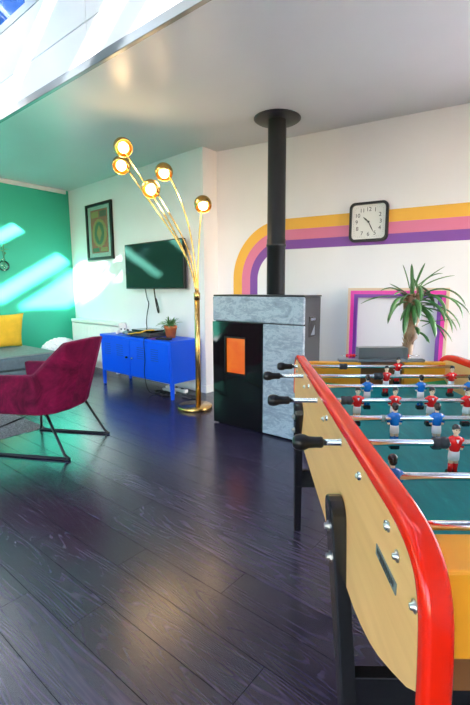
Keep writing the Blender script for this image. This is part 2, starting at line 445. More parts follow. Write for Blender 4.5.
def window(h, axis, fixed):
    global win_n
    win_n += 1
    a0, a1, z0, z1 = h; f = 0.06; mb = MB()
    def bx(m_, p0, p1, q0, q1, d0, d1):
        if axis == 's': m_.box((p0, fixed - d1, q0), (p1, fixed - d0, q1))
        else: m_.box((fixed + d0, p0, q0), (fixed + d1, p1, q1))
    for p0, p1, q0, q1 in ((a0, a0 + f, z0, z1), (a1 - f, a1, z0, z1), (a0 + f, a1 - f, z0, z0 + f), (a0 + f, a1 - f, z1 - f, z1), ((a0 + a1) / 2 - 0.03, (a0 + a1) / 2 + 0.03, z0 + f, z1 - f)):
        bx(mb, p0, p1, q0, q1, 0.03, 0.10)
    w = room_obj(mb, 'window_%d' % win_n, 'gloss_white', 'tall white framed window, unseen and added for fill daylight')
    for p0, p1 in ((a0 + f, (a0 + a1) / 2 - 0.03), ((a0 + a1) / 2 + 0.03, a1 - f)):
        g = MB(); bx(g, p0, p1, z0 + f, z1 - f, 0.06, 0.066); g.build('pane', 'glass', w)
for h in rear_holes: window(h, 's', T_B)
for h in side_holes: window(h, 't', S_R)

# ceiling with the roof-light opening
OS0, OS1, OT0 = -5.3, -0.06, -0.5
SH1 = 1.85                                       # the shaft above runs on to here
ce = MB(); zt = ZC + 0.10
ce.box((S_G - 0.12, T0 + 0.02, ZC), (S_R + 1.6, 5.4, zt)); ce.box((S_G - 0.12, T_B - 0.12, ZC), (S_R + 0.12, OT0, zt))
ce.box((S_G - 0.12, OT0, ZC), (OS0, T0 + 0.02, zt)); ce.box((OS1, OT0, ZC), (S_R + 0.12, T0 + 0.02, zt))
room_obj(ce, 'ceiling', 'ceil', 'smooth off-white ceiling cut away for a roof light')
room_obj(MB().box((OS0, T0 - 0.012, ZC - 0.004), (OS1, T0 + 0.02, ZC + 0.055), 0.004), 'trim_2', 'edge_trim', 'grey metal edge strip between ceiling and roof light')
# upstand: two rows of white boards below a band of windows
ZW = 3.27; ZTOP = 4.0
ris = room_obj(MB().box((OS0, T0 + 0.03, ZC + 0.10), (SH1, T0 + 0.12, ZW)), 'wall_upstand', 'shaft', 'white boarded upstand of the roof light')
for z0, z1 in ((ZC + 0.056, 2.912), (2.917, ZW - 0.002)):
    s = OS0
    while s < SH1 - 0.01:
        e = min(s + 2.55, SH1); MB().box((s + 0.002, T0 + 0.004, z0), (e - 0.002, T0 + 0.03, z1), 0.002, 1).build('panel', 'shaft', ris); s = e
# clerestory windows above the upstand
s = OS0
while s < SH1 - 0.1:
    e = min(s + 0.894, SH1); win_n += 1; mb = MB()
    for a0, a1, q0, q1 in ((s, s + 0.045, ZW, ZTOP), (e - 0.045, e, ZW, ZTOP), (s + 0.045, e - 0.045, ZW, ZW + 0.06), (s + 0.045, e - 0.045, ZTOP - 0.06, ZTOP)):
        mb.box((a0, T0 + 0.0, q0), (a1, T0 + 0.09, q1))
    w = room_obj(mb, 'window_%d' % win_n, 'grey_trim', 'clerestory window of the roof light')
    MB().box((s + 0.045, T0 + 0.045, ZW + 0.06), (e - 0.045, T0 + 0.051, ZTOP - 0.06)).build('pane', 'sky_tint_glass', w); s = e
# pitched roof with glazed bays (rises away from the camera)
PIT = math.atan2(ZTOP + 0.03 - ZC, T0 + 0.1 - OT0); LEN = math.hypot(ZTOP + 0.03 - ZC, T0 + 0.1 - OT0)
RM = Matrix.Translation((0, OT0, ZC)) @ Matrix.Rotation(PIT, 4, 'X')
bays = [(-4.75, -4.25), (-4.15, -3.65), (-3.55, -3.05), (-2.95, -2.12), (-2.02, -1.60), (-1.52, -0.86), (-0.79, -0.29), (-0.10, 0.80), (0.87, 1.22), (1.30, 1.62)]
DIMMED = (1, 3, 5)                              # bays added with dimmed panes, for weaker sun between the bright bars
sl = MB(); cur = OS0 - 0.1
for b0, b1 in bays:
    sl.box((cur, -0.02, 0.0), (b0, LEN, 0.08), mtx=RM); sl.box((b0, -0.02, 0), (b1, 0.06, 0.08), mtx=RM); sl.box((b0, LEN - 0.12, 0), (b1, LEN, 0.08), mtx=RM); cur = b1
sl.box((cur, -0.02, 0), (SH1 + 0.1, LEN, 0.08), mtx=RM)
room_obj(sl, 'ceiling_slope', 'shaft', 'white pitched underside of the roof light')
for bi, (b0, b1) in enumerate(bays):
    win_n += 1; mb = MB()
    for a0, a1, q0, q1 in ((b0, b0 + 0.025, 0.06, LEN - 0.12), (b1 - 0.025, b1, 0.06, LEN - 0.12), (b0 + 0.025, b1 - 0.025, 0.06, 0.09), (b0 + 0.025, b1 - 0.025, LEN - 0.15, LEN - 0.12)):
        mb.box((a0, q0, 0.02), (a1, q1, 0.07), mtx=RM)
    w = room_obj(mb, 'window_%d' % win_n, 'grey_trim', 'sloping roof window' + (' with a pane dimmed to weaken the sun' if bi in DIMMED else ''))
    MB().box((b0 + 0.025, 0.09, 0.04), (b1 - 0.025, LEN - 0.15, 0.046), mtx=RM).build('pane', 'dimmed_glass' if bi in DIMMED else 'glass', w)
for k, (sa, sb) in enumerate(((OS0 - 0.1, OS0), (SH1, SH1 + 0.1))):
    mb = MB(); mb.prism([(OT0, ZC), (T0 + 0.12, ZC), (T0 + 0.12, ZTOP + 0.05)], lambda p, q: (sa, p, q), lambda p, q: (sb, p, q))
    room_obj(mb, 'wall_gable_near' if k else 'wall_gable_far', 'shaft', 'white triangular end of the roof light')
mb = MB()
room_obj(mb.box((SH1 - 2.0, OT0 - 0.02, ZC + 0.1), (SH1, OT0 + 0.03, ZC + 0.12)), 'trim_3', 'shaft')

# light portals: they only guide the sampling of the sky through the modelled openings
def portal(name, c, nrm, sx, sy, up):
    ld = bpy.data.lights.new(name, 'AREA'); ld.shape = 'RECTANGLE'; ld.size = sx; ld.size_y = sy; ld.cycles.is_portal = True
    o = bpy.data.objects.new(name, ld); COL.objects.link(o); o.location = c
    z = -nrm.normalized(); y = (up - z * up.dot(z)).normalized(); x = y.cross(z)
    o.rotation_euler = Matrix((x, y, z)).transposed().to_euler()
e1 = rp(1, 0); e2 = rp(0, 1)
for h in rear_holes:
    portal('sky_portal', rp((h[0] + h[1]) / 2, T_B - 0.16, (h[2] + h[3]) / 2), e2, h[1] - h[0], h[3] - h[2], Vector((0, 0, 1)))
for h in side_holes:
    portal('sky_portal', rp(S_R + 0.16, (h[0] + h[1]) / 2, (h[2] + h[3]) / 2), -e1, h[1] - h[0], h[3] - h[2], Vector((0, 0, 1)))
RW = Matrix.Rotation(TH, 4, 'Z') @ RM
portal('sky_portal', RW @ Vector(((OS0 + SH1) / 2, LEN / 2, 0.1)), (RW.to_3x3() @ Vector((0, 0, -1))), SH1 - OS0, LEN, RW.to_3x3() @ Vector((0, 1, 0)))
portal('sky_portal', rp((OS0 + SH1) / 2, T0 + 0.14, (ZW + ZTOP) / 2), -e2, SH1 - OS0, ZTOP - ZW, Vector((0, 0, 1)))

# ------------------------------------------------------------------ foosball table
TBL = thing('foosball_table', 'wooden foosball table with red rails, teal pitch and black legs', 'foosball table', (0.528, 1.118, 0), R(-0.6))
W = 0.67; X0 = -W / 2; TP = 0.030
prof = [(-0.60, 0.862), (-0.655, 0.856), (-0.69, 0.842), (-0.708, 0.818), (-0.716, 0.79), (-0.720, 0.75), (-0.722, 0.71),
        (-0.69, 0.683), (-0.642, 0.654), (-0.585, 0.622), (-0.543, 0.604), (-0.49, 0.588), (-0.44, 0.578), (-0.36, 0.572)]
panel_poly = prof + [(-y, z) for y, z in prof[::-1]]
for sx in (-1, 1):
    xo = sx * W / 2; xi = xo - sx * TP
    mb = MB(); mb.prism(panel_poly, lambda y, z: (xo, y, z), lambda y, z: (xi, y, z)); mb.build('side_panel', 'beech', TBL)
# rails swept over the side panels
rail_path = [(-0.724, 0.690), (-0.723, 0.72), (-0.721, 0.752), (-0.717, 0.79), (-0.709, 0.818), (-0.691, 0.842), (-0.655, 0.857), (-0.60, 0.863), (-0.5, 0.863), (-0.25, 0.863)]
rail_path = rail_path + [(0, 0.863)] + [(-y, z) for y, z in rail_path[::-1]]
rsec = []
for cxs, czs, a0 in ((0.0085, 0.008, 0), (-0.0085, 0.008, 90), (-0.0085, -0.002, 180), (0.0085, -0.002, 270)):
    for k in range(4):
        a_ = R(a0 + k * 30); rsec.append((cxs + 0.0085 * math.cos(a_), czs + 0.0085 * math.sin(a_)))
for sx in (-1, 1):
    b = bmesh.new(); rings = []; pth = smooth_path([(0, y, z) for y, z in rail_path], 4)
    for i, p in enumerate(pth):
        tg = (pth[min(i + 1, len(pth) - 1)] - pth[max(i - 1, 0)]).normalized(); nr = Vector((0, -tg.z, tg.y))
        rings.append([b.verts.new(Vector((sx * (W / 2 - TP / 2) + q[0], p.y, p.z)) + nr * q[1]) for q in rsec])
    k_ = len(rsec)
    for i in range(len(rings) - 1):
        for k in range(k_):
            f = b.faces.new((rings[i][k], rings[i][(k + 1) % k_], rings[i + 1][(k + 1) % k_], rings[i + 1][k])); f.smooth = True
    b.faces.new(rings[0]); b.faces.new(rings[-1][::-1])
    mb = MB(); mb._merge(b); mb.build('rail', 'red', TBL)
# end boards
XI = W / 2 - TP
MB().box((-XI, -0.685, 0.714), (XI, -0.607, 0.83), 0.004).build('end_board', 'yellow_paint', TBL)
MB().box((-XI, -0.668, 0.655), (XI, -0.62, 0.714)).build('end_apron', 'dark_wood', TBL)
GX0, GX1 = -0.057, 0.128
MB().box((-XI, 0.645, 0.665), (GX0, 0.685, 0.842), 0.004).build('end_board', 'yellow_paint', TBL)
MB().box((GX1, 0.645, 0.665), (XI, 0.685, 0.842), 0.004).build('end_board', 'yellow_paint', TBL)
gb = MB().box((GX0, 0.67, 0.70), (GX1, 0.685, 0.838)).box((GX0, 0.645, 0.82), (GX1, 0.672, 0.838)).build('goal_box', 'dark_wood', TBL)
hood = MB()
hood.box((GX0 - 0.012, 0.70, 0.842), (GX1 + 0.012, 0.703, 0.905)).box((GX0 - 0.012, 0.645, 0.842), (GX0 - 0.009, 0.703, 0.905)).box((GX1 + 0.009, 0.645, 0.842), (GX1 + 0.012, 0.703, 0.905)).box((GX0 - 0.012, 0.655, 0.902), (GX1 + 0.012, 0.703, 0.905))
hood.build('goal_hood', 'grey_metal', TBL)
st = MB().box((-0.150, 0.655, 0.8425), (0.22, 0.690, 0.853), 0.001).build('score_strip', 'grey_metal', TBL)
for bx_ in (-0.112, -0.0965, -0.083, 0.149): MB().ball((bx_, 0.672, 0.868), 0.0078, seg=14).build('score_bead', 'bead', TBL)
for wx0, wx1 in ((-0.14, GX0 - 0.012), (GX1 + 0.012, 0.20)):
    MB().tube([(wx0, 0.672, 0.868), (wx1, 0.672, 0.868)], 0.002).build('score_wire', 'chrome', TBL)
# pitch, corner ramps, underside
MB().box((-XI, -0.607, 0.722), (XI, 0.645, 0.738)).build('pitch', 'field', TBL)
for sx in (-1, 1):
    mb = MB(); xa = sx * XI; xb = sx * 0.10
    mb.quads([(xa, 0.645, 0.738), (xb, 0.645, 0.738), (xb, 0.645, 0.742), (xa, 0.645, 0.766), (xa, 0.585, 0.738), (xb, 0.63, 0.738)], [(0, 1, 2, 3), (4, 5, 2, 3), (0, 4, 3), (1, 2, 5), (0, 1, 5, 4)])
    mb.build('corner_ramp', 'green_ramp', TBL)
MB().box((-XI, -0.60, 0.60), (XI, 0.64, 0.612)).build('ball_tray', 'dark_wood', TBL)
# legs and cross bars
def leg(top_y, foot_y, sx):
    zt_, r_ = 0.735, 0.040; poly = []
    for k in range(9):
        a_ = math.pi * k / 8; poly.append((top_y + r_ * math.cos(a_), zt_ - r_ + r_ * math.sin(a_)))
    poly += [(foot_y - 0.022, 0.0), (foot_y + 0.022, 0.0)]
    def xsh(z): return 0.045 * (1 - z / zt_)
    f0 = lambda y, z: (sx * (W / 2 + 0.032 - xsh(z)), y, z); f1 = lambda y, z: (sx * (W / 2 + 0.001 - xsh(z)), y, z)
    l = MB().prism(poly, f0, f1, 0.004).build('leg', 'black_paint', TBL)
    for zb in (0.672, 0.61):
        fr = (zt_ - r_ - zb) / (zt_ - r_); yb = top_y + (foot_y - top_y) * fr; xb = sx * (W / 2 + 0.032 - xsh(zb))
        bm_ = MB().lathe([(0.0, 0), (0.011, 0), (0.011, 0.0025), (0.0065, 0.003), (0.0065, 0.009), (0, 0.0095)], (xb, yb, zb), (sx, 0, 0), 8, False); bm_.build('bolt', 'steel', l)
for sx in (-1, 1):
    leg(-0.325, -0.43, sx); leg(0.40, 0.76, sx)
MB().box((-W / 2 + 0.0, -0.395, 0.31), (W / 2, -0.365, 0.385), 0.003).build('cross_bar', 'black_paint', TBL)
MB().box((-W / 2 + 0.0, 0.565, 0.31), (W / 2, 0.595, 0.385), 0.003).build('cross_bar', 'black_paint', TBL)
# bolts and plate on the near side panel
bolt_me = MB().lathe([(0.0, 0), (0.008, 0), (0.008, 0.0015), (0.0045, 0.003), (0.004, 0.006), (0, 0.007)], (0, 0, 0), (-1, 0, 0), 10).mesh('bolt'); bolt_me.materials.append(M['steel'])
for yb, zb in ((0.60, 0.812), (0.343, 0.806), (-0.072, 0.818), (-0.44, 0.832), (-0.60, 0.835), (-0.638, 0.817), (-0.700, 0.798)):
    link_mesh('bolt', bolt_me, TBL, (X0, yb, zb))
pl = MB().box((X0 - 0.0015, -0.642, 0.765), (X0, -0.556, 0.781)).build('maker_plate', 'plaque', TBL)
tx = MB(); yy = -0.563
while yy > -0.632:
    w_ = random.uniform(0.003, 0.007); tx.box((X0 - 0.002, yy - w_, 0.7705), (X0 - 0.0014, yy, 0.7785)); yy -= w_ + 0.0025
yy = -0.575
while yy > -0.622:
    w_ = random.uniform(0.002, 0.004); tx.box((X0 - 0.002, yy - w_, 0.7668), (X0 - 0.0014, yy, 0.7690)); yy -= w_ + 0.0018
tx.build('plate_print', 'ink', pl)

# players: one continuous mesh per figure, hung on its rod
RZ = 0.835
def player_mesh(name, shirt, sock, hair, face_sign):
    mb = MB()
    # slots: 0 skin, 1 shirt, 2 white, 3 hair, 4 sock, 5 black
    def ell(ax_, ay_, z): return [(ax_ * math.cos(2 * math.pi * k / 12), ay_ * math.sin(2 * math.pi * k / 12), z) for k in range(12)]
    def loft(rs, mi):
        mb.m(mi); vs = [p for r_ in rs for p in r_]; fs = []
        for i in range(len(rs) - 1):
            for k in range(12): fs.append((i * 12 + k, i * 12 + (k + 1) % 12, (i + 1) * 12 + (k + 1) % 12, (i + 1) * 12 + k))
        fs.append(tuple(range(11, -1, -1))); fs.append(tuple((len(rs) - 1) * 12 + k for k in range(12)))
        mb.quads(vs, fs, True)
    loft([ell(0.0095, 0.0085, -0.018), ell(0.0115, 0.0095, -0.010), ell(0.0150, 0.0110, 0.0), ell(0.0155, 0.0110, 0.007), ell(0.0125, 0.0090, 0.0125), ell(0.0055, 0.0055, 0.0155)], 1)
    for sx in (-1, 1):
        mb.m(1).tube([(sx * 0.0125, 0, 0.009), (sx * 0.0158, 0, 0.0), (sx * 0.0150, 0, -0.010)], [0.0052, 0.0055, 0.0042], 8)
        mb.m(0).ball((sx * 0.0146, 0, -0.0125), 0.0036, seg=8)
    mb.m(0).tube([(0, 0, 0.013), (0, 0, 0.021)], [0.0048, 0.0045], 8)
    mb.m(0).ball((0, 0, 0.0285), 0.0082, (0.92, 1.0, 1.22), 14)
    mb.m(0).ball((0, face_sign * 0.0084, 0.0275), 0.0018, (0.8, 1, 1.4), 8)
    mb.m(5)
    for sx in (-1, 1): mb.ball((sx * 0.0030, face_sign * 0.0074, 0.0305), 0.0011, seg=6)
    mb.m(3).ball((0, -face_sign * 0.0012, 0.0320), 0.0086, (0.98, 1.0, 0.95), 14)
    mb.m(3).ball((0, -face_sign * 0.0035, 0.0270), 0.0072, (1.0, 0.85, 1.0), 10)
    mb.m(2); loft([ell(0.0115, 0.0088, -0.037), ell(0.0118, 0.0092, -0.030), ell(0.0108, 0.0088, -0.017)], 2)
    for sx in (-1, 1):
        mb.m(0).tube([(sx * 0.0055, 0, -0.036), (sx * 0.0054, 0, -0.047)], [0.0052, 0.0046], 8)
        mb.m(4).tube([(sx * 0.0054, 0, -0.045), (sx * 0.0054, 0, -0.064)], [0.0054, 0.0046], 8)
    mb.m(5).box((-0.0115, -0.010, -0.077), (0.0115, 0.010, -0.063), 0.003)
    if face_sign < 0:
        mb.m(2).quads([(-0.004, -0.0105, 0.011), (0.004, -0.0105, 0.011), (0, -0.0122, 0.003)], [(0, 1, 2)])
    me = mb.mesh(name)
    for k in ('skin', shirt, 'fig_white', hair, sock, 'fig_black'): me.materials.append(M[k])
    return me
red_me = player_mesh('red_player', 'fig_red', 'fig_red', 'fig_black', -1)
blue_me = player_mesh('blue_player', 'fig_blue', 'fig_blue', 'fig_brown', 1)
handle_me = MB().lathe([(0, -0.004), (0.010, -0.003), (0.0155, 0.003), (0.0175, 0.012), (0.0165, 0.022), (0.0125, 0.030), (0.0115, 0.045), (0.0120, 0.056), (0.0100, 0.060), (0, 0.060)], (0, 0, 0), (1, 0, 0), 20).mesh('handle'); handle_me.materials.append(M['black_plastic'])
bump_me = MB().lathe([(0.0, -0.016), (0.0105, -0.016), (0.0125, -0.013), (0.0125, -0.004), (0.0115, -0.003), (0.0115, 0.003), (0.0125, 0.004), (0.0125, 0.013), (0.0105, 0.016), (0, 0.016)], (0, 0, 0), (1, 0, 0), 18).mesh('bumper'); bump_me.materials.append(M['bumper'])
collar_me = MB().lathe([(0, -0.004), (0.0085, -0.004), (0.0085, 0.004), (0, 0.004)], (0, 0, 0), (1, 0, 0), 14).mesh('collar'); collar_me.materials.append(M['steel'])
bush_me = MB().lathe([(0.0072, 0.0), (0.0092, 0.0), (0.0092, 0.0008), (0.0072, 0.0012)], (0, 0, 0), (-1, 0, 0), 16).mesh('bushing'); bush_me.materials.append(M['steel'])
#       y      handle x (left) or None   players            colour   bumpers            swing
RODS = [(0.590, -0.436, [0.063], 'r', [-0.164], 8),
        (0.393, -0.496, [-0.044, 0.196], 'r', [-0.074], 4),
        (0.227, None, [-0.156, 0.020, 0.180], 'b', [0.225], 0),
        (0.049, -0.486, [-0.230, -0.123, -0.018, 0.086, 0.19], 'r', [-0.262], 5),
        (-0.120, None, [-0.177, -0.073, 0.031, 0.135, 0.235], 'b', [0.265], -4),
        (-0.287, -0.440, [-0.105, 0.03, 0.165], 'r', [-0.136], 3),
        (-0.447, None, [-0.286, 0.12], 'b', [0.16], -3),
        (-0.598, None, [0.02], 'b', [0.25], 0)]
for y, hx, pls, colr, bps, sw in RODS:
    RSH = 0.011 + 0.0122 * y
    hx = hx + RSH if hx is not None else None; pls = [p + RSH for p in pls]; bps = [p + RSH for p in bps]
    x_l = hx + 0.05 if hx is not None else -W / 2 - 0.004
    x_r = W / 2 + 0.012 if hx is not None else W / 2 + 0.16
    rod = MB().tube([(x_l, 0, 0), (x_r, 0, 0)], 0.0068, 14).build('rod', 'chrome', TBL, (0, y, RZ))
    rod.rotation_euler = (R(sw), 0, 0)
    link_mesh('handle', handle_me, rod, (hx, 0, 0) if hx is not None else (W / 2 + 0.16, 0, 0), (0, 0, 0) if hx is not None else (0, 0, math.pi))
    for px in pls: link_mesh('player', red_me if colr == 'r' else blue_me, rod, (px, 0, 0))
    for bx_ in bps: link_mesh('bumper', bump_me, rod, (bx_, 0, 0))
    if colr == 'b' and abs(y + 0.12) < 0.01: link_mesh('collar', collar_me, rod, (-0.197, 0, 0))
    if hx is not None: link_mesh('bushing', bush_me, TBL, (X0, y, RZ))

# ------------------------------------------------------------------ pellet stove and flue
ST = thing('pellet_stove', 'slim pellet stove with grey stone cladding and glowing fire window', 'stove', (-0.317, 3.542, 0), R(-36.6))
SW, SD, SHT = 0.878, 0.27, 1.112
MB().box((0.012, 0.02, 0.03), (SW - 0.002, SD, SHT - 0.012), 0.006).build('body', 'pipe', ST)
MB().box((0.03, 0.03, 0.0), (SW - 0.03, SD - 0.02, 0.03)).build('plinth', 'black_metal', ST)
MB().box((0.006, 0.004, SHT - 0.012), (SW + 0.004, SD + 0.004, SHT), 0.004).build('top_plate', 'pipe', ST)
MB().box((0.0, 0.0, 0.895), (SW, 0.03, SHT - 0.013), 0.012, 3).build('stone_panel', 'stone', ST)
MB().box((0.519, 0.0, 0.012), (SW, 0.03, 0.889), 0.006, 2).build('stone_panel', 'stone', ST)
# glass door with a cut-out for the fire
dr = MB(); fx0, fx1, fz0, fz1 = 0.142, 0.344, 0.465, 0.757
for lo, hi in (((0.0, 0, 0.012), (fx0, 0.03, 0.889)), ((fx1, 0, 0.012), (0.514, 0.03, 0.889)), ((fx0, 0, 0.012), (fx1, 0.03, fz0)), ((fx0, 0, fz1), (fx1, 0.03, 0.889))): dr.box(lo, hi)
dr = dr.build('door', 'black_gloss', ST)
MB().box((fx0, 0.014, fz0), (fx1, 0.019, fz1)).build('fire_window', 'fire', ST)
fr = MB()
for lo, hi in (((fx0 - 0.014, -0.004, fz0 - 0.014), (fx0, 0.028, fz1 + 0.014)), ((fx1, -0.004, fz0 - 0.014), (fx1 + 0.004, 0.012, fz1 + 0.014)), ((fx0, -0.004, fz1), (fx1, 0.028, fz1 + 0.014)), ((fx0, -0.004, fz0 - 0.012), (fx1, 0.012, fz0))): fr.box(lo, hi, 0.001)
fr.build('window_frame', 'black_metal', dr)
hs = MB().box((SW - 0.003, 0.085, 0.80), (SW + 0.004, 0.185, 0.955), 0.002).build('side_recess', 'black_plastic', ST)
MB().box((SW + 0.003, 0.10, 0.925), (SW + 0.007, 0.17, 0.943)).build('side_badge', 'chrome', hs)
MB().quads([(SW + 0.0045, 0.105, 0.815), (SW + 0.0045, 0.165, 0.815), (SW + 0.0045, 0.165, 0.89), (SW + 0.002, 0.105, 0.815), (SW + 0.002, 0.165, 0.815), (SW + 0.002, 0.165, 0.89)], [(0, 1, 2), (3, 4, 5), (0, 1, 4, 3), (1, 2, 5, 4), (2, 0, 3, 5)]).build('side_lever', 'grey_metal', hs)
FP = thing('flue_pipe', 'black round flue pipe rising from the stove to the ceiling', 'pipe', (0.237, 3.88, 0), 0)
MB().lathe([(0.084, 0.25), (0.084, 1.535), (0.091, 1.54), (0.091, 1.555), (0.086, 1.56), (0.086, 1.60), (0.082, 1.605), (0.080, ZC)], seg=32).lathe([(0, 0.25), (0.084, 0.25)], seg=32).build('pipe_section', 'pipe', FP)
MB().tube([(0, 0, 0.42), (-0.13, -0.18, 0.42)], 0.05, 16).build('outlet_elbow', 'pipe', FP)
MB().lathe([(0.08, ZC - 0.018), (0.19, ZC - 0.014), (0.205, ZC - 0.004), (0.205, ZC), (0.08, ZC)], seg=36).build('ceiling_rosette', 'pipe', FP)

# ------------------------------------------------------------------ wall clock
CK = thing('wall_clock', 'square black-rimmed wall clock with numerals on the striped wall', 'clock', S0 + Vector((math.cos(TS) * 1.660, math.sin(TS) * 1.660, 1.762)), TS)
def rrect(h, r, n=6):
    out = []
    for cx_, cz_, a0 in ((h - r, h - r, 0), (-h + r, h - r, 90), (-h + r, -h + r, 180), (h - r, -h + r, 270)):
        for k in range(n + 1):
            a_ = R(a0 + 90 * k / n); out.append((cx_ + r * math.cos(a_), cz_ + r * math.sin(a_)))
    return out
oo = rrect(0.174, 0.05); ii = rrect(0.152, 0.036); n = len(oo)
vs = [(p[0], -0.002, p[1]) for p in oo] + [(p[0], -0.04, p[1]) for p in oo] + [(p[0] * 0.985, -0.046, p[1] * 0.985) for p in oo] + [(p[0], -0.046, p[1]) for p in ii] + [(p[0], -0.022, p[1]) for p in ii]
fs = [(a_ * n + k, a_ * n + (k + 1) % n, (a_ + 1) * n + (k + 1) % n, (a_ + 1) * n + k) for a_ in range(4) for k in range(n)]
MB().quads(vs, fs + [tuple(range(n))]).build('rim', 'black_plastic', CK)
fc = MB().prism(ii, lambda p, q: (p, -0.025, q), lambda p, q: (p, -0.015, q)).build('face', 'clock_face', CK)
for k in range(1, 13):
    a_ = R(90 - 30 * k); q = max(abs(math.cos(a_)), abs(math.sin(a_))); rr_ = 0.108 / (0.55 * q + 0.45)
    for q_, dg_ in enumerate(str(k)):
        me = text_mesh(dg_, 0.050); me.materials.append(M['ink'])
        link_mesh('numeral', me, fc, (rr_ * math.cos(a_) + (0.024 * q_ - 0.012 if k > 9 else 0), -0.0262, rr_ * math.sin(a_)), (R(90), 0, 0))
tk = MB()
for k in range(60):
    a_ = R(6 * k); q = max(abs(math.cos(a_)), abs(math.sin(a_))); d_ = 0.140; l_ = 0.008 if k % 5 else 0.012
    p0 = Vector((math.cos(a_), 0, math.sin(a_))) * (d_ / (0.75 * q + 0.25)); p1 = p0 * (1 - l_ / p0.length)
    p0.y = p1.y = -0.0255; tk.tube([p0, p1], 0.0007, 4)
tk.build('minute_marks', 'ink', fc)
def hand(ang, ln, wd, y, nm):
    a_ = R(90 - ang); d_ = Vector((math.cos(a_), 0, math.sin(a_))); w_ = Vector((-d_.z, 0, d_.x)); p = [(-0.02, 0.4), (0.0, 0.6), (0.5, 1.0), (0.8, 0.6), (1.0, 0.1)]
    vs = []
    for f_, k_ in p: vs += [d_ * ln * f_ + w_ * wd * k_ + Vector((0, y, 0)), d_ * ln * f_ - w_ * wd * k_ + Vector((0, y, 0)), d_ * ln * f_ + w_ * wd * k_ + Vector((0, y + 0.001, 0)), d_ * ln * f_ - w_ * wd * k_ + Vector((0, y + 0.001, 0))]
    fs = []
    for i in range(4):
        a, b = i * 4, i * 4 + 4
        fs += [(a, a + 1, b + 1, b), (a + 2, a + 3, b + 3, b + 2), (a, a + 2, b + 2, b), (a + 1, a + 3, b + 3, b + 1)]
    MB().quads(vs, fs).build(nm, 'ink', CK)
hand(312, 0.068, 0.0065, -0.029, 'hour_hand'); hand(153, 0.105, 0.005, -0.031, 'minute_hand')
MB().lathe([(0, 0), (0.009, 0), (0.009, 0.009), (0, 0.010)], (0, -0.025, 0), (0, -1, 0), 14).build('hub', 'ink', CK)

# ------------------------------------------------------------------ banded frame leaning at the striped wall
FR = thing('banded_frame', 'large empty frame with beige, magenta and violet bands behind the potted palm', 'frame', S0 + Vector((math.cos(TS) * 1.935 + math.sin(TS) * 0.012, math.sin(TS) * 1.935 - math.cos(TS) * 0.012, 0)), TS)
def ring_frame(hw, z0, z1, w_, y0, y1, m_, nm):
    mb = MB()
    mb.box((-hw, y0, z0), (-hw + w_, y1, z1)).box((hw - w_, y0, z0), (hw, y1, z1)).box((-hw + w_, y0, z1 - w_), (hw - w_, y1, z1)).box((-hw + w_, y0, z0), (hw - w_, y1, z0 + w_))
    mb.build(nm, m_, FR)
ring_frame(0.434, 0.0, 1.168, 0.024, -0.034, 0.0, 'frame_wood', 'outer_band')
ring_frame(0.410, 0.024, 1.144, 0.032, -0.031, 0.0, 'magenta', 'middle_band')
ring_frame(0.378, 0.056, 1.112, 0.032, -0.028, 0.0, 'violet', 'inner_band')

# ------------------------------------------------------------------ potted palm behind the table
PA = thing('potted_palm', 'tall potted yucca palm with drooping leaves behind the foosball table', 'plant', (1.10, 2.86, 0), 0)
MB().lathe([(0, 0), (0.11, 0), (0.15, 0.27), (0.16, 0.27), (0.16, 0.31), (0.145, 0.31), (0.14, 0.28), (0, 0.28)], seg=28).build('pot', 'ceramic', PA)
MB().lathe([(0, 0.285), (0.142, 0.283), (0.142, 0.27)], seg=20).build('soil', 'soil', PA)
random.seed(11)
tr = MB(); pts = []; rs = []
for k in range(30):
    z = 0.28 + k * 0.029; pts.append((0.018 * math.sin(k * 0.35) + 0.0, 0, z)); rs.append(0.034 + 0.006 * (k % 2) + 0.006 * math.sin(k * 1.7))
tr.tube(pts, rs, 10)
for k in range(40):
    z = random.uniform(0.75, 1.12); a_ = random.uniform(0, 6.28); c = Vector((0.03 * math.cos(a_), 0.03 * math.sin(a_), z))
    tr.tube([c, c + Vector((0.016 * math.cos(a_), 0.016 * math.sin(a_), 0.03))], [0.008, 0.002], 5)
tr.build('trunk', 'trunk', PA)
for (bx_, by_, h0, h1) in ((0.055, 0.02, 0.85, 1.17), (-0.05, -0.02, 0.9, 1.10)):
    MB().tube(smooth_path([(0.0, 0, h0), (bx_ * 0.8, by_, (h0 + h1) / 2), (bx_, by_, h1)]), 0.016, 8).build('branch', 'trunk', PA)
def leafblade(base, az, elev, ln, droop, wd, mname='leaf', nm='leaf', parent=PA):
    if parent is PA: base = (base[0], base[1], base[2] - 0.06); ln *= 0.76; wd *= 1.4
    n_ = 9; d = Vector((math.cos(az), math.sin(az), 0)); side = Vector((-math.sin(az), math.cos(az), 0)); vs = []; fs = []
    p = Vector(base); e = elev
    for i in range(n_ + 1):
        f_ = i / n_; w_ = wd * (0.55 + 1.1 * f_) * (1 - f_) ** 0.55 if f_ < 1 else 0.0008
        w_ = max(w_, 0.0008); t_ = d * math.cos(e) + Vector((0, 0, math.sin(e))); nn = side.cross(t_)
        vs += [p + side * w_, p - nn * w_ * 0.45, p - side * w_, p - nn * (w_ * 0.45 + 0.0012)]
        p = p + t_ * ln / n_; e -= droop / n_
    for i in range(n_):
        a, b = i * 4, i * 4 + 4
        fs += [(a, a + 1, b + 1, b), (a + 1, a + 2, b + 2, b + 1), (a + 2, a + 3, b + 3, b + 2), (a + 3, a, b, b + 3)]
    MB().quads(vs, fs, True).build(nm, mname, parent)
heads_ = [((0.0, 0, 1.20), 15), ((0.055, 0.02, 1.25), 12), ((-0.05, -0.02, 1.17), 7)]
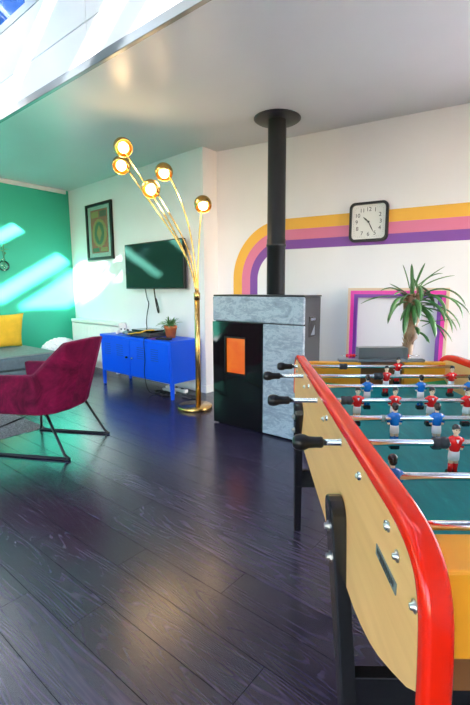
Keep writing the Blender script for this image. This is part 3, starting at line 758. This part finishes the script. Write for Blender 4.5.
# picked leaves: upright ones, long droopers, then filler
spec = [((0.0, 0, 1.22), R(100), R(84), 0.22, 0.1, 0.013), ((-0.02, 0, 1.22), R(170), R(76), 0.22, 0.15, 0.011), ((0.02, 0, 1.24), R(20), R(70), 0.22, 0.2, 0.012),
        ((0.04, 0, 1.24), R(-20), R(42), 0.26, 0.15, 0.011), ((0.05, 0, 1.22), R(-35), R(34), 0.30, 0.5, 0.012), ((-0.03, 0, 1.18), R(200), R(30), 0.22, 0.2, 0.010),
        ((-0.03, -0.01, 1.14), R(190), R(18), 0.46, 0.85, 0.013), ((-0.04, -0.01, 1.12), R(215), R(8), 0.34, 1.7, 0.016), ((-0.02, -0.03, 1.12), R(240), R(-20), 0.36, 1.2, 0.019),
        ((0.03, -0.02, 1.13), R(-60), R(15), 0.38, 1.75, 0.020), ((0.05, -0.02, 1.14), R(-25), R(22), 0.46, 1.5, 0.020), ((0.06, -0.01, 1.12), R(-45), R(0), 0.42, 1.6, 0.021),
        ((0.06, 0.01, 1.08), R(-5), R(5), 0.42, 1.35, 0.018), ((0.04, -0.03, 1.1), R(-80), R(-10), 0.40, 1.3, 0.021), ((0.0, -0.03, 1.1), R(255), R(5), 0.30, 1.6, 0.018),
        ((0.05, 0.02, 1.05), R(5), R(-18), 0.40, 0.9, 0.014), ((0.08, 0.0, 0.96), R(-15), R(30), 0.30, 0.7, 0.008), ((0.02, 0, 0.93), R(0), R(-5), 0.18, 1.2, 0.016), ((0.03, 0, 0.92), R(-60), R(10), 0.2, 1.4, 0.017), ((0.03, -0.02, 0.95), R(-100), R(20), 0.16, 1.5, 0.014)]
spec += [((0.05, -0.02, 1.16), R(-10), R(40), 0.46, 2.0, 0.018), ((0.06, -0.03, 1.14), R(-35), R(30), 0.44, 2.1, 0.020), ((0.04, -0.03, 1.15), R(-65), R(30), 0.38, 2.1, 0.019),
         ((0.06, 0.0, 1.10), R(-20), R(10), 0.44, 1.6, 0.020), ((0.0, -0.04, 1.13), R(-100), R(20), 0.34, 1.9, 0.018), ((-0.04, -0.02, 1.14), R(225), R(25), 0.38, 1.9, 0.017), ((0.05, 0.0, 1.0), R(-30), R(0), 0.36, 1.2, 0.018)]
for sp in spec: leafblade(*sp)
for bp, n_ in heads_:
    for k in range(n_ // 2):
        leafblade((bp[0], bp[1], bp[2] - random.uniform(0, 0.1)), random.uniform(0, 6.28), R(random.uniform(-20, 70)), random.uniform(0.16, 0.30), random.uniform(0.4, 1.7), random.uniform(0.009, 0.016))

# ------------------------------------------------------------------ arc floor lamp
LP = Vector((-0.542, 3.983, 0))
LA = thing('floor_lamp', 'brass floor lamp with five arching arms and glowing globe heads', 'lamp', LP, 0)
MB().lathe([(0, 0.0), (0.165, 0.0), (0.170, 0.004), (0.170, 0.028), (0.165, 0.033), (0.02, 0.034), (0, 0.034)], seg=48).build('base', 'brass', LA)
MB().tube([(0.035, 0, 0.03), (0.040, 0, 1.12)], 0.026, 18).build('pole', 'brass', LA)
MB().lathe([(0.027, 1.06), (0.030, 1.06), (0.030, 1.125), (0.02, 1.13), (0, 1.13)], (0.04, 0, 0), seg=18).build('collar', 'brass', LA)
heads = [((-1.075, 3.75, 2.345), (0.45, -0.75, -0.45)), ((-1.145, 3.92, 2.25), (0.05, -0.75, -0.65)), ((-0.862, 3.80, 2.020), (0.05, -0.70, -0.70)), ((-0.764, 3.90, 2.186), (0.12, -0.55, -0.85)), ((-0.428, 3.95, 1.920), (0.15, -0.55, -0.80))]
for i, (hp, ax_) in enumerate(heads):
    p = Vector(hp) - LP; ax_ = Vector(ax_).normalized()
    base = Vector((0.034 + 0.004 * i, 0.006 * (i - 2), 1.1)); back = p - ax_ * 0.075
    if i == 4: pth = bez(base, base + Vector((-0.005, 0, 0.3)), back + Vector((-0.03, 0, -0.3)), back)
    else: pth = bez(base, base + Vector((-0.03, 0, 0.45)), back + Vector((0.24, 0.03, -0.42)), back, 18)
    arm = MB().tube(pth, 0.0075, 10).build('arm', 'brass', LA)
    MB().tube([back + Vector((0.005, -0.01, -0.01)), back + Vector((0.03, -0.04, -0.07))], 0.004, 8).build('switch_stem', 'brass', arm)
    prof_ = [(0.0, -0.080)]
    for k in range(1, 13):
        a_ = math.pi * (k / 12) * 0.66; prof_.append((0.080 * math.sin(a_), -0.080 * math.cos(a_)))
    prof_ += [(r_ - 0.003, h_ + 0.0005) for r_, h_ in prof_[:0:-1]] + [(0, -0.077)]
    sh = MB().lathe(prof_, p, ax_, 28).build('shade', 'brass', LA)
    bo = MB().ball(p + ax_ * 0.012, 0.044, seg=18).build('bulb', 'bulb', sh)
    ld = bpy.data.lights.new('bulb_light', 'POINT'); ld.energy = 1.6; ld.color = (1.0, 0.68, 0.36); ld.shadow_soft_size = 0.05
    lo = bpy.data.objects.new('bulb_light', ld); COL.objects.link(lo); lo.parent = LA; lo.location = p + ax_ * 0.10

# ------------------------------------------------------------------ blue metal cabinet
CB = thing('metal_cabinet', 'bright blue metal two-door cabinet on legs under the television', 'cabinet', (-1.840, 5.082, 0), R(-39.3))
CW, CD, CH, LZ = 1.315, 0.42, 0.62, 0.17
MB().box((0, 0.012, LZ), (CW, CD, CH), 0.006).build('body', 'blue_metal', CB)
MB().box((-0.002, 0.0, CH - 0.028), (CW + 0.002, CD, CH + 0.002), 0.004).build('top_rim', 'blue_metal', CB)
slot_me = MB().box((-0.062, -0.0035, -0.0035), (0.062, 0.002, 0.0035), 0.002, 1).mesh('louvre_slot'); slot_me.materials.append(M['slot'])
for k, (x0, x1, kn) in enumerate(((0.03, 0.603, 0.545), (0.609, CW - 0.03, 0.655))):
    d = MB().box((x0, 0.002, LZ + 0.02), (x1, 0.016, CH - 0.036), 0.004).build('door', 'blue_metal', CB)
    for cx_ in ((0.155, 0.405) if k == 0 else (0.80, 1.05)):
        for q in range(6): link_mesh('louvre_slot', slot_me, d, (cx_, 0.002, 0.515 - q * 0.024))
    kb = MB().lathe([(0, 0), (0.013, 0), (0.013, 0.006), (0.009, 0.012), (0.012, 0.02), (0, 0.023)], (kn, 0.002, 0.385), (0, -1, 0), 14).build('knob', 'black_plastic' if k == 0 else 'chrome', d)
for lx in (0.0, CW - 0.035):
    for ly in (0.012, CD - 0.035):
        MB().prism([(0, 0), (0.035, 0), (0.035, 0.035), (0, 0.035)], lambda p, q: (lx + p, ly + q, LZ + 0.004), lambda p, q: (lx + 0.004 + p * 0.8, ly + 0.004 + q * 0.8, 0)).build('leg', 'blue_metal', CB)
cm = Matrix.Translation(CB.location) @ Matrix.Rotation(R(-39.3), 4, 'Z')
CT = CH + 0.002
PP = thing('potted_succulent', 'small green bushy plant in a terracotta pot on the blue cabinet', 'plant', cm @ Vector((1.01, 0.27, CT)), 0)
MB().lathe([(0, 0), (0.050, 0), (0.064, 0.095), (0.070, 0.095), (0.072, 0.135), (0.064, 0.135), (0.060, 0.115), (0, 0.115)], seg=26).build('pot', 'terracotta', PP)
MB().lathe([(0, 0.12), (0.061, 0.119), (0.061, 0.11)], seg=16).build('soil', 'soil', PP)
random.seed(5)
for k in range(46):
    a_ = random.uniform(0, 6.28); leafblade((random.uniform(-0.03, 0.03), random.uniform(-0.03, 0.03), 0.118), a_, R(random.uniform(10, 85)), random.uniform(0.09, 0.16), random.uniform(0.4, 1.6), random.uniform(0.008, 0.014), 'leaf2', 'leaf', PP)
CN = thing('record_deck', 'flat black record deck with a yellow cable on the blue cabinet', 'electronics', cm @ Vector((0.69, 0.22, CT)), R(-39.3))
MB().box((-0.20, -0.15, 0.008), (0.20, 0.15, 0.052), 0.006).build('chassis', 'bumper', CN)
for fx in (-0.17, 0.17):
    for fy in (-0.12, 0.12): MB().lathe([(0, 0), (0.015, 0), (0.015, 0.009), (0, 0.009)], (fx, fy, 0), seg=10).build('foot', 'black_plastic', CN)
MB().box((-0.19, -0.11, 0.056), (0.17, 0.14, 0.078), 0.004).build('lid', 'black_gloss', CN)
MB().tube(smooth_path([(-0.19, -0.157, 0.02), (-0.08, -0.16, 0.04), (0.05, -0.158, 0.058), (0.12, -0.13, 0.083), (0.16, -0.05, 0.083)]), 0.007, 8).build('cable', 'yellow_strap', CN)
tag(MB().box((-0.085, -0.032, 0), (0.085, 0.032, 0.022), 0.006).build('remote_control', 'black_plastic', None, cm @ Vector((1.12, 0.08, CT)), (0, 0, R(-20))), 'black remote control lying before the terracotta pot', 'remote')
def controller(lx, ly, rz, lab, m_):
    g = thing('game_controller', lab, 'controller', cm @ Vector((lx, ly, CT)), rz, 'game controllers on the cabinet')
    sh = MB(); sh.ball((0, 0, 0.024), 0.045, (1.25, 0.75, 0.5), 16)
    for sx in (-1, 1): sh.tube([(sx * 0.035, 0, 0.026), (sx * 0.062, -0.02, 0.022), (sx * 0.07, -0.06, 0.015)], [0.024, 0.022, 0.014], 12)
    sh.build('shell', m_, g)
    for sx in (-1, 1): MB().lathe([(0, 0), (0.007, 0), (0.005, 0.012), (0.01, 0.014), (0.009, 0.019), (0, 0.019)], (sx * 0.022, -0.01, 0.043), seg=12).build('thumb_stick', 'black_plastic', g)
controller(0.20, 0.20, R(10), 'white game controller at the left end of the blue cabinet', M['gloss_white'])
controller(0.36, 0.17, R(-60), 'grey game controller beside the black record deck', M['grey_metal'])
tag(MB().box((-0.10, -0.07, 0), (0.10, 0.07, 0.012), 0.002).build('magazine', 'gloss_white', None, cm @ Vector((0.34, 0.335, CT)), (0, 0, R(-39.3))), 'thin white booklet behind the game controllers', 'booklet')
tag(MB().box((-0.09, -0.05, 0), (0.09, 0.05, 0.010), 0.002).build('magazine', 'violet', None, cm @ Vector((0.995, 0.09, CT)), (0, 0, R(40))), 'purple booklet lying before the record deck', 'booklet')

# ------------------------------------------------------------------ television, its cables, poster, radiator (in the frame of the far wall)
tm = Matrix.Translation(W0) @ Matrix.Rotation(TW, 4, 'Z')
TV = thing('television', 'flat black television mounted on the white wall', 'television', tm @ Vector((-0.80, -0.08, 1.165)), TW)
MB().box((-0.575, -0.02, 0), (0.575, 0.02, 0.548), 0.005).build('housing', 'black_plastic', TV)
MB().box((-0.56, -0.0225, 0.016), (0.56, -0.019, 0.535)).build('screen', mat('screen_glass', (0.004, 0.012, 0.012), 0.06), TV)
MB().box((-0.15, 0.02, 0.15), (0.15, 0.08, 0.40)).build('wall_mount', 'black_metal', TV)
def cable(nm, lab, pts, r, m_):
    return tag(MB().tube(smooth_path(pts, 6), r, 7).build(nm, m_), lab, 'cable')
cable('power_cable', 'long black cable hanging from the television to the cabinet', [tm @ Vector(p) for p in ((-0.98, -0.085, 1.165), (-0.97, -0.07, 1.05), (-0.955, -0.06, 0.98), (-1.01, -0.05, 0.85), (-1.03, -0.05, 0.74), (-1.00, -0.06, 0.64))], 0.006, 'black_plastic')
cable('looped_cable', 'short looped black cable below the television', [tm @ Vector(p) for p in ((-0.80, -0.085, 1.165), (-0.795, -0.07, 1.02), (-0.775, -0.06, 0.90), (-0.755, -0.06, 0.88), (-0.755, -0.06, 0.93), (-0.785, -0.07, 1.05))], 0.008, 'black_plastic')
cable('front_cable', 'thin black cable hanging down the blue cabinet front', [cm @ Vector(p) for p in ((0.93, 0.08, CT + 0.006), (0.90, 0.02, CT + 0.008), (0.895, -0.012, CT - 0.02), (0.90, -0.012, 0.40), (0.885, -0.012, 0.22), (0.90, 0.03, 0.03), (1.0, 0.1, 0.006))], 0.004, 'black_plastic')
random.seed(3)
for k, (m_, lab) in enumerate((('gloss_white', 'tangled white cable on the floor under the cabinet'), ('black_plastic', 'black cable tangled under the blue cabinet'), ('bumper', 'dark grey cable lying by the lamp base'))):
    x_, y_ = ((1.02, 0.225), (1.02, 0.12), (1.40, 0.22))[k]; pts = []
    for q in range(14): pts.append(cm @ Vector((x_ + random.uniform(-0.15, 0.15), y_ + random.uniform(-0.035, 0.035), 0.012 + random.uniform(0, 0.02))))
    cable('loose_cable', lab, pts, 0.008, m_)
sk = thing('power_strip', 'white power strip on the floor under the blue cabinet', 'power strip', cm @ Vector((1.02, 0.325, 0.0)), R(-39.3))
MB().box((-0.17, -0.028, 0), (0.17, 0.028, 0.042), 0.008).build('case', 'gloss_white', sk)
for q in range(3): MB().lathe([(0, 0), (0.019, 0), (0.019, 0.006), (0, 0.006)], (-0.1 + q * 0.1, 0, 0.040), seg=16).build('socket', 'bumper', sk)

PO = thing('framed_poster', 'black framed red and gold poster on the white wall', 'picture', tm @ Vector((-2.118, -0.003, 1.57)), TW)
PWd, PHt = 0.345, 0.765
pf = MB()
for lo, hi in (((-PWd, -0.03, 0), (-PWd + 0.045, 0, PHt)), ((PWd - 0.045, -0.03, 0), (PWd, 0, PHt)), ((-PWd + 0.045, -0.03, 0), (PWd - 0.045, 0, 0.038)), ((-PWd + 0.045, -0.03, PHt - 0.038), (PWd - 0.045, 0, PHt))): pf.box(lo, hi, 0.003)
pf.build('frame', 'black_plastic', PO)
MB().box((-PWd + 0.04, -0.012, 0.035), (PWd - 0.04, -0.004, PHt - 0.035)).build('mount_board', mat('mount_board', (0.62, 0.72, 0.72), 0.6), PO)
pr = MB().box((-0.225, -0.014, 0.095), (0.225, -0.011, PHt - 0.085)).build('print', paint('poster_red', (0.60, 0.05, 0.02), 0.5, 0.25, 14), PO)
gold = mat('poster_gold', (0.55, 0.33, 0.05), 0.5); pgreen = mat('poster_green', (0.10, 0.14, 0.03), 0.5)
def plate(poly, y0, m_, nm): MB().prism(poly, lambda p, q: (p, y0, q), lambda p, q: (p, y0 + 0.001, q)).build(nm, m_, pr)
plate([(0.185 * math.cos(2 * math.pi * k / 32) * (1.0 + 0.06 * (k % 2)), 0.36 + 0.185 * math.sin(2 * math.pi * k / 32) * (1.0 + 0.06 * (k % 2))) for k in range(32)], -0.0155, gold, 'sunburst_shape')
plate([(0.13 * math.cos(2 * math.pi * k / 24), 0.36 + 0.155 * math.sin(2 * math.pi * k / 24)) for k in range(24)], -0.017, pgreen, 'oval_shape')
plate([(0, 0.47), (0.07, 0.36), (0, 0.25), (-0.07, 0.36)], -0.0185, gold, 'diamond_shape')
plate([(-0.20, 0.575), (-0.01, 0.575), (-0.01, 0.655), (-0.20, 0.655)], -0.0155, gold, 'colour_block')
plate([(0.02, 0.575), (0.20, 0.575), (0.20, 0.655), (0.02, 0.655)], -0.0155, mat('poster_dark_red', (0.16, 0.03, 0.02), 0.5), 'colour_block')
plate([(-0.20, 0.11), (-0.02, 0.11), (-0.02, 0.165), (-0.20, 0.165)], -0.0155, pgreen, 'colour_block')
plate([(0.02, 0.11), (0.20, 0.11), (0.20, 0.165), (0.02, 0.165)], -0.0155, gold, 'colour_block')
MB().box((-PWd + 0.045, -0.0225, 0.038), (PWd - 0.045, -0.021, PHt - 0.038)).build('glazing', 'glass', PO)

RA = thing('radiator', 'low white panel radiator under the framed poster', 'radiator', tm @ Vector((-2.22, -0.02, 0)), TW)
MB().box((-0.66, -0.09, 0.12), (0.66, -0.05, 0.66), 0.01).build('panel', 'gloss_white', RA)
MB().box((-0.67, -0.11, 0.675), (0.67, 0.0, 0.72), 0.006).build('top_grille', 'gloss_white', RA)
for sx in (-1, 1): MB().box((sx * 0.66 - 0.012, -0.10, 0.12), (sx * 0.66 + 0.012, 0.0, 0.70), 0.004).build('side_cover', 'gloss_white', RA)
for k in range(14): MB().box((-0.60 + k * 0.0905, -0.094, 0.15), (-0.575 + k * 0.0905, -0.088, 0.62), 0.002, 1).build('flute', 'gloss_white', RA)
for sx in (-1, 1): MB().box((sx * 0.5 - 0.02, -0.07, 0.0), (sx * 0.5 + 0.02, -0.03, 0.125)).build('foot', 'gloss_white', RA)

# ------------------------------------------------------------------ daybed, cushion, pouf, rug, hanging vase
DB = thing('daybed', 'low slate-blue daybed along the green wall', 'sofa', rp(-5.62, 1.45, 0), TH)
MB().box((-0.50, -1.15, 0.05), (0.50, 1.15, 0.215), 0.025, 3).build('base', 'sofa_cloth', DB)
mt = MB().box((-0.50, -1.16, 0.22), (0.52, 1.16, 0.372), 0.035, 4).build('mattress', 'sofa_cloth', DB)
MB().box((-0.49, -1.14, 0.366), (0.49, 1.14, 0.388), 0.010, 3).build('top_cover', 'sofa_top_lit', DB)  # top of the mattress, coloured as lit by the green wall
for sx in (-1, 1):
    for sy in (-1, 1): MB().box((sx * 0.42 - 0.03, sy * 1.05 - 0.03, 0), (sx * 0.42 + 0.03, sy * 1.05 + 0.03, 0.055)).build('foot', 'black_plastic', DB)
def cushion(name, lab, loc, rot, sx, sz, th, m_):
    vs = []; fs = []; n_ = 14
    for side in (-1, 1):
        for i in range(n_ + 1):
            for j in range(n_ + 1):
                u = i / n_ * 2 - 1; v = j / n_ * 2 - 1
                pinch = 1 - 0.07 * (1 - abs(u) ** 2) * (abs(v) ** 6) ; pinch2 = 1 - 0.07 * (1 - abs(v) ** 2) * (abs(u) ** 6)
                h_ = th * ((1 - u ** 4) * (1 - v ** 4)) ** 0.55 + 0.006 * math.sin(7 * u + 3 * v) * (1 - u * u) * (1 - v * v)
                vs.append((u * sx * pinch2, side * h_, v * sz * pinch + sz))
    N = (n_ + 1) ** 2
    for side in (0, 1):
        for i in range(n_):
            for j in range(n_):
                a = side * N + i * (n_ + 1) + j; fs.append((a, a + 1, a + n_ + 2, a + n_ + 1))
    mb = MB(); mb.quads(vs, fs, True); bmesh.ops.remove_doubles(mb.bm, verts=mb.bm.verts, dist=0.001)
    o = mb.build(name, m_, None, loc, rot); return tag(o, lab, 'cushion')
cushion('cushion', 'mustard yellow cushion leaning on the green wall', rp(-5.96, 2.28, 0.390), (R(14), 0, TH + R(-90) + R(180)), 0.245, 0.235, 0.085, 'mustard')
# scalloped pouf
random.seed(9)
pb = MB(); C0 = Vector((0, 0, 0.235))
pb.ball(C0, 0.235, (1.08, 1.08, 0.98), 28)
for k in range(170):
    f_ = (k + 0.5) / 170; ph = math.acos(1 - 1.45 * f_); a_ = k * 2.39996
    d = Vector((math.sin(ph) * math.cos(a_), math.sin(ph) * math.sin(a_), math.cos(ph)))
    pb.ball(C0 + Vector((d.x * 0.255, d.y * 0.255, d.z * 0.232)), 0.036, (1, 1, 0.9), 8)
tag(pb.build('pouf', 'pouf', None, rp(-5.66, 2.91, 0.0), (0, 0, 0)), 'white scalloped pouf beside the end of the daybed', 'pouf')
# rug
random.seed(4)
rb = bmesh.new(); nx, ny = 150, 170; gv = []
S_a, S_b, T_a, T_b = -4.75, -3.455, -0.2, 1.60
for i in range(nx + 1):
    for j in range(ny + 1):
        edge = i in (0, nx) or j in (0, ny)
        z = 0.001 if edge else random.uniform(0.003, 0.012)
        gv.append(rb.verts.new((S_a + (S_b - S_a) * i / nx + random.uniform(-0.004, 0.004), T_a + (T_b - T_a) * j / ny + random.uniform(-0.004, 0.004), z)))
for i in range(nx):
    for j in range(ny):
        a = i * (ny + 1) + j; rb.faces.new((gv[a], gv[a + ny + 1], gv[a + ny + 2], gv[a + 1]))
mb = MB(); mb._merge(rb)
tag(mb.build('rug', 'rug', None, (0, 0, 0), (0, 0, TH)), 'grey shaggy rug on the floor under the armchair', 'rug')
# hanging glass vase on the green wall
HV = thing('hanging_vase', 'clear glass globe vase with a green sprig hanging on the green wall', 'vase', rp(S_G + 0.085, 2.445, 1.40), TH)
gl = []
for k in range(15):
    a_ = math.pi * (k / 16); gl.append((0.072 * math.sin(a_), 0.072 - 0.072 * math.cos(a_)))
gl += [(0.022, 0.146), (0.024, 0.165)]
MB().lathe(gl, seg=24).build('globe', 'globe_glass', HV)
MB().tube(bez((0, 0, 0.03), (0.005, 0.01, 0.14), (0.0, 0.02, 0.25), (0.0, 0.015, 0.36)), 0.0035, 7).build('stem', 'leaf', HV)
MB().tube([(0.022, 0, 0.155), (-0.02, 0, 0.30), (-0.085, 0, 0.40)], 0.0025, 6).tube([(-0.085, 0, 0.40), (-0.06, 0, 0.40)], 0.007, 8).build('hanger', 'black_metal', HV)
for k in range(9): leafblade((0, 0.015, 0.22 + k * 0.02), k * 2.4, R(30), 0.07, 1.0, 0.013, 'leaf2', 'leaf', HV)

# ------------------------------------------------------------------ velvet armchair
AC = thing('armchair', 'magenta velvet armchair with black wire sled legs', 'armchair', (-1.20, 2.97, 0), R(80))
SHB = -0.075
top = [(-0.315, 0.70, 0.575), (-0.305, 0.26, 0.585), (-0.235, 0.05, 0.800), (-0.10, -0.01, 0.815), (0.10, -0.01, 0.815), (0.235, 0.05, 0.800), (0.305, 0.26, 0.585), (0.315, 0.70, 0.575)]
bot = [(-0.285, 0.66, 0.315), (-0.275, 0.27, 0.305), (-0.205, 0.185, 0.30), (-0.09, 0.15, 0.30), (0.09, 0.15, 0.30), (0.205, 0.185, 0.30), (0.275, 0.27, 0.305), (0.285, 0.66, 0.315)]
top = [(x, y + SHB * (1 if y < 0.5 else 0), z) for x, y, z in top]; bot = [(x, y + SHB * (1 if y < 0.5 else 0), z) for x, y, z in bot]
def inset(ps, d, dz):
    out = []
    for (x, y, z) in ps:
        sgn = 1 if x > 0 else -1
        out.append((x - sgn * d * (1.0 if abs(x) > 0.25 else 0.6), y + (d if y < 0.3 else 0.0), z + dz))
    return out
tin = inset(top, 0.055, -0.002); bin_ = inset(bot, 0.055, 0.10)
n = len(top)
vs = top + bot + tin + bin_; fs = []
for i in range(n - 1):
    fs += [(i, i + 1, n + i + 1, n + i), (2 * n + i, 3 * n + i, 3 * n + i + 1, 2 * n + i + 1), (i, 2 * n + i, 2 * n + i + 1, i + 1), (n + i, n + i + 1, 3 * n + i + 1, 3 * n + i)]
fs += [(0, n, 3 * n, 2 * n), (n - 1, 3 * n - 1, 4 * n - 1, 2 * n - 1)]
b = bmesh.new(); bv = [b.verts.new(v) for v in vs]
for f in fs: b.faces.new([bv[i] for i in f])
bmesh.ops.recalc_face_normals(b, faces=b.faces)
bmesh.ops.bevel(b, geom=[e for e in b.edges if e.calc_face_angle(0) > 0.5], offset=0.014, segments=3, profile=0.5, affect='EDGES')
mb = MB(); mb._merge(b)
sh = mb.build('shell', 'velvet', AC)
mb = MB(); und = [(p[0] * 0.98, p[1], 0.305) for p in bot]; up = [(p[0] * 0.86, p[1] + 0.02, 0.40) for p in bot]
mb.quads(und + up, [tuple(range(n)), tuple(range(2 * n - 1, n - 1, -1))] + [(i, (i + 1) % n, n + (i + 1) % n, n + i) for i in range(n)])
mb.build('seat_base', 'velvet', AC)
MB().box((-0.25, 0.20, 0.385), (0.25, 0.70, 0.475), 0.035, 4).build('seat_cushion', 'velvet', AC)
MB().box((-0.17, 0.14, 0.46), (0.17, 0.22, 0.70), 0.03, 4, Matrix.Rotation(R(10), 4, 'X')).build('back_cushion', 'velvet', AC)
for sx in (-1, 1):
    x = sx * 0.265
    MB().tube([(sx * 0.225, 0.17, 0.315)] + smooth_path([(x, 0.02, 0.035), (x, 0.0, 0.016), (x, 0.03, 0.010), (x, 0.55, 0.010), (x, 0.59, 0.014), (x, 0.585, 0.04)], 5) + [(sx * 0.235, 0.56, 0.325)], 0.0095, 10).build('sled_leg', 'black_metal', AC)
for y in (0.17, 0.56):
    MB().tube([(-0.23, y, 0.298), (0.23, y, 0.298)], 0.009, 10).build('cross_bar', 'black_metal', AC)
MB().tube([(-0.25, 0.585, 0.17), (0.25, 0.585, 0.17)], 0.006, 8).build('cross_bar', 'black_metal', AC)
